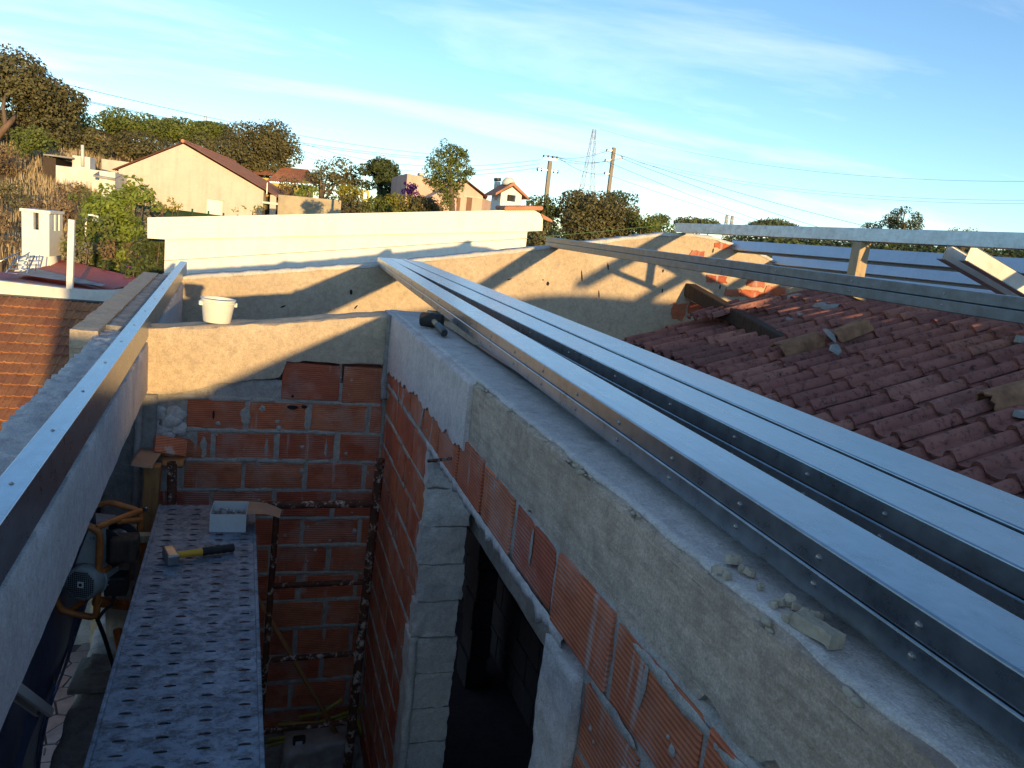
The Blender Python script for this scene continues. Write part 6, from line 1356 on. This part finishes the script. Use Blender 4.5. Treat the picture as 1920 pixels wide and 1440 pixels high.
# dry slope: scrub and grass
for k, (x0, y0, x1, y1, Y, lf, lab) in enumerate(((-40, 335, 45, 400, 31, LF_OAK, 'dark scrub bush at the left edge of the dry slope'), (-30, 285, 55, 325, 40, LF_RED, 'reddish scrub high on the dry slope at the left edge'), (105, 345, 160, 378, 34, LF_RED, 'reddish scrub bush left of the vine'), (55, 375, 130, 410, 30, LF_RED, 'low red-brown scrub above the chimney'), (-40, 400, 40, 455, 26, LF_RED, 'brown scrub left of the chimney'), (130, 352, 185, 400, 29, LF_PINE, 'small green bush on the slope below the shed'))):
    px_tree('scrub', lab, x0, y0, x1, y1, Y, lf, 10, 0.15, 1.0, 300+k, trunk_r=0.04, cat='scrub', group='scrub on the dry slope')
gr = random.Random(17); mb = MB()
for k in range(26000):
    Y = 20+38*gr.random(); t_ = gr.uniform(-0.40, -0.10); x = t_*Y; z = ground_z(x, Y)
    if noise.noise(Vector((x*0.3, Y*0.3, 0))) < -0.25: continue
    h = gr.uniform(0.12, 0.42); w = gr.uniform(0.012, 0.03)*Y/30; lx_ = gr.uniform(-0.2, 0.2); ly_ = gr.uniform(-0.2, 0.2); b = len(mb.v); an = gr.uniform(0, 3.14)
    mb.v += [(x-w*math.cos(an), Y-w*math.sin(an), z-0.05), (x+w*math.cos(an), Y+w*math.sin(an), z-0.05), (x+lx_*h+w*0.2, Y+ly_*h, z+h)]; mb.f.append((b, b+1, b+2)); mb.m.append(0)
g_ = mb.build('dry_grass', DRYGRASS, fix=False); tag(g_, 'tall dry straw-coloured grass on the left hillside', 'grass', kind='stuff')

# ================================================================== POWER LINES
def insul(parent, p, up=True):
    MB().lathe([(0.0, 0), (0.05, 0.0), (0.03, 0.05), (0.07, 0.06), (0.03, 0.11), (0.06, 0.12), (0.02, 0.18), (0.0, 0.18)], 8, Matrix.Translation(p)).build('insulator', INSUL, parent, smooth=True)
YU = 40.0
pA = thing('utility_pole', 'left concrete utility pole with flat crossarm on top', 'utility pole', (at(1018, 402, YU).x, YU, ground_z(at(1018, 402, YU).x, YU)), group='utility poles')
tA = at(1032, 302, YU); bA = Vector((tA.x+0.05, YU, ground_z(tA.x, YU)))
MB().bar(bA, tA, 0.20, 0.18, (0, 1, 0)).build('pole', POLE, pA)
c0, c1 = at(1018, 297, YU), at(1045, 300, YU); MB().bar(c0, c1, 0.10, 0.10).build('crossarm', IRON, pA)
for k in range(4): insul(pA, c0.lerp(c1, 0.04+0.92*k/3))
d0, d1 = at(1008, 317, YU), at(1046, 322, YU); MB().bar(d0, d1, 0.07, 0.07).build('crossarm', IRON, pA); 
for u in (0.0, 0.2, 0.8, 1.0): insul(pA, d0.lerp(d1, u)-Vector((0, 0, 0.1)))
YU2 = 46.0
tB = at(1152, 277, YU2); pB = thing('utility_pole', 'right wooden-looking utility pole with staggered brackets behind the centre cork oak', 'utility pole', (tB.x, YU2, ground_z(tB.x, YU2)), group='utility poles')
MB().bar((tB.x+0.02, YU2, ground_z(tB.x, YU2)), tB, 0.20, 0.18, (0, 1, 0)).build('pole', POLE, pB)
ends = []
for (a, b) in (((1138, 283), (1151, 282)), ((1135, 302), (1148, 299)), ((1153, 294), (1166, 297)), ((1134, 326), (1150, 326))):
    p0, p1 = at(*a, YU2), at(*b, YU2); MB().bar(p0, p1, 0.09, 0.09).build('bracket', IRON, pB); e_ = p0 if a[0] < 1150 and a[0] != 1153 else p1; insul(pB, e_-Vector((0, 0, 0.05))); ends.append(e_)
def wire(label, a, b, sag, r=0.012, group='overhead wires'):
    a = Vector(a); b = Vector(b); pts = [a.lerp(b, k/24)-Vector((0, 0, 4*sag*(k/24)*(1-k/24))) for k in range(25)]
    o = MB().tube(pts, r, 5).build('overhead_wire', WIRE, smooth=True); tag(o, label, 'wire', group); return o
for k, (a, b, s) in enumerate(((ends[0], at(1985, 500, 30), 0.5), (ends[2], at(1985, 545, 30), 0.5), (ends[1], at(1985, 580, 28), 0.5), (ends[3], at(1985, 560, 40), 0.6))):
    wire(('highest wire running right from the right utility pole', 'second wire running right from the right utility pole', 'third wire running right from the right utility pole', 'lowest wire running right from the right utility pole')[k], a, b, s)
for k in range(4): wire('wire of the bundle between the two utility poles', c0.lerp(c1, 0.04+0.92*k/3)+Vector((0, 0, 0.18)), ends[min(k, 3)], 0.3, group='wires between the poles')
for k, (py0, Y0, py1) in enumerate(((298, 60, 318), (312, 60, 322), (322, 60, 332))): wire(('upper', 'middle', 'lower')[k]+' wire running left from the left utility pole towards the pine', at(560, py0-32, Y0), d0.lerp(c0, 0.5)+Vector((0, 0, 0.2-0.2*k)), 0.9, 0.011)
for k, (py0, py1) in enumerate(((150, 290), (184, 296), (186, 300))):
    wire(('highest long wire rising to the left above the pines', 'middle long wire rising to the left above the pines', 'lowest long wire rising to the left above the pines')[k], at(90 if k == 0 else 140, py0, 90), at(820, py1, 150), 1.0, 0.03)
for k, (a, b) in enumerate(((288, 375), (292, 382), (250, 340))): wire(('upper far transmission wire crossing the right sky', 'lower far transmission wire crossing the right sky', 'faint topmost transmission wire at the right')[k], at(1125, a-8, 260), at(1990, b, 140), 5.0, 0.035)
# lattice pylons
def pylon(label, xb, yb, xt, yt, Y, w0, arms, r=0.05):
    b = at(xb, yb, Y); tpp = at(xt, yt, Y); base = Vector((b.x, Y, ground_z(b.x, Y))); top_ = tpp; t = thing('pylon', label, 'pylon', base, group='lattice pylons')
    Ht = (top_-base).length; ax_ = (top_-base).normalized(); q = MB(); lev = 11
    def corner(u, i): w = w0*(1-u)**1.15+0.45; return base+(top_-base)*u+Vector((w*(1 if i in (0, 1) else -1), w*(1 if i in (0, 3) else -1), 0))
    us = [1-(1-k/lev)**1.0 for k in range(lev+1)]
    for i in range(4):
        for k in range(lev): q.bar(corner(us[k], i), corner(us[k+1], i), r*1.3, r*1.3); q.bar(corner(us[k], i), corner(us[k+1], (i+1) % 4), r*0.7, r*0.7); q.bar(corner(us[k], (i+1) % 4), corner(us[k+1], i), r*0.7, r*0.7); q.bar(corner(us[k+1], i), corner(us[k+1], (i+1) % 4), r*0.7, r*0.7)
    q.build('lattice', PYLON, t)
    for (u, hw) in arms:
        c = base+(top_-base)*u; q = MB()
        for s in (-1, 1):
            tip = c+Vector((s*hw, 0, 0)); q.bar(c+Vector((0, 0.4, 0.5)), tip, r, r); q.bar(c+Vector((0, -0.4, -0.3)), tip, r, r); q.bar(tip, tip-Vector((0, 0, 1.1)), r*0.8, r*0.8)
        q.build('crossarm', PYLON, t)
    return t
pylon('tall grey lattice pylon between the two utility poles, far away', 1100, 358, 1115, 243, 230, 3.2, ((0.93, 1.9), (0.82, 2.3), (0.70, 2.9), (0.56, 2.5)), 0.10)
pylon('tiny distant pylon above the pines over the cream house', 384, 240, 385, 218, 330, 1.5, ((0.95, 2.0), (0.90, 2.4)), 0.12)
pylon('tiny distant pylon over the ridge beam, left of the pair', 1363, 425, 1364, 403, 400, 1.5, ((0.95, 1.5), (0.88, 1.8)), 0.22)
pylon('tiny distant pylon over the ridge beam, right of the pair', 1372, 425, 1374, 405, 420, 1.5, ((0.95, 1.5), (0.88, 1.8)), 0.22)
# mason's green string line from the ridge beam across to the white building
a = at(1268, 420, YG-0.05); o = MB().tube([at(1010, 445, YG+0.4), at(1140, 433, YG+0.2), a], 0.0022, 5).build('string_line', plain('green_string', (0.10, 0.22, 0.08), 0.6, 0, 0, 5, 0)); tag(o, 'thin green string line stretched to the left end of the ridge beam', 'string')
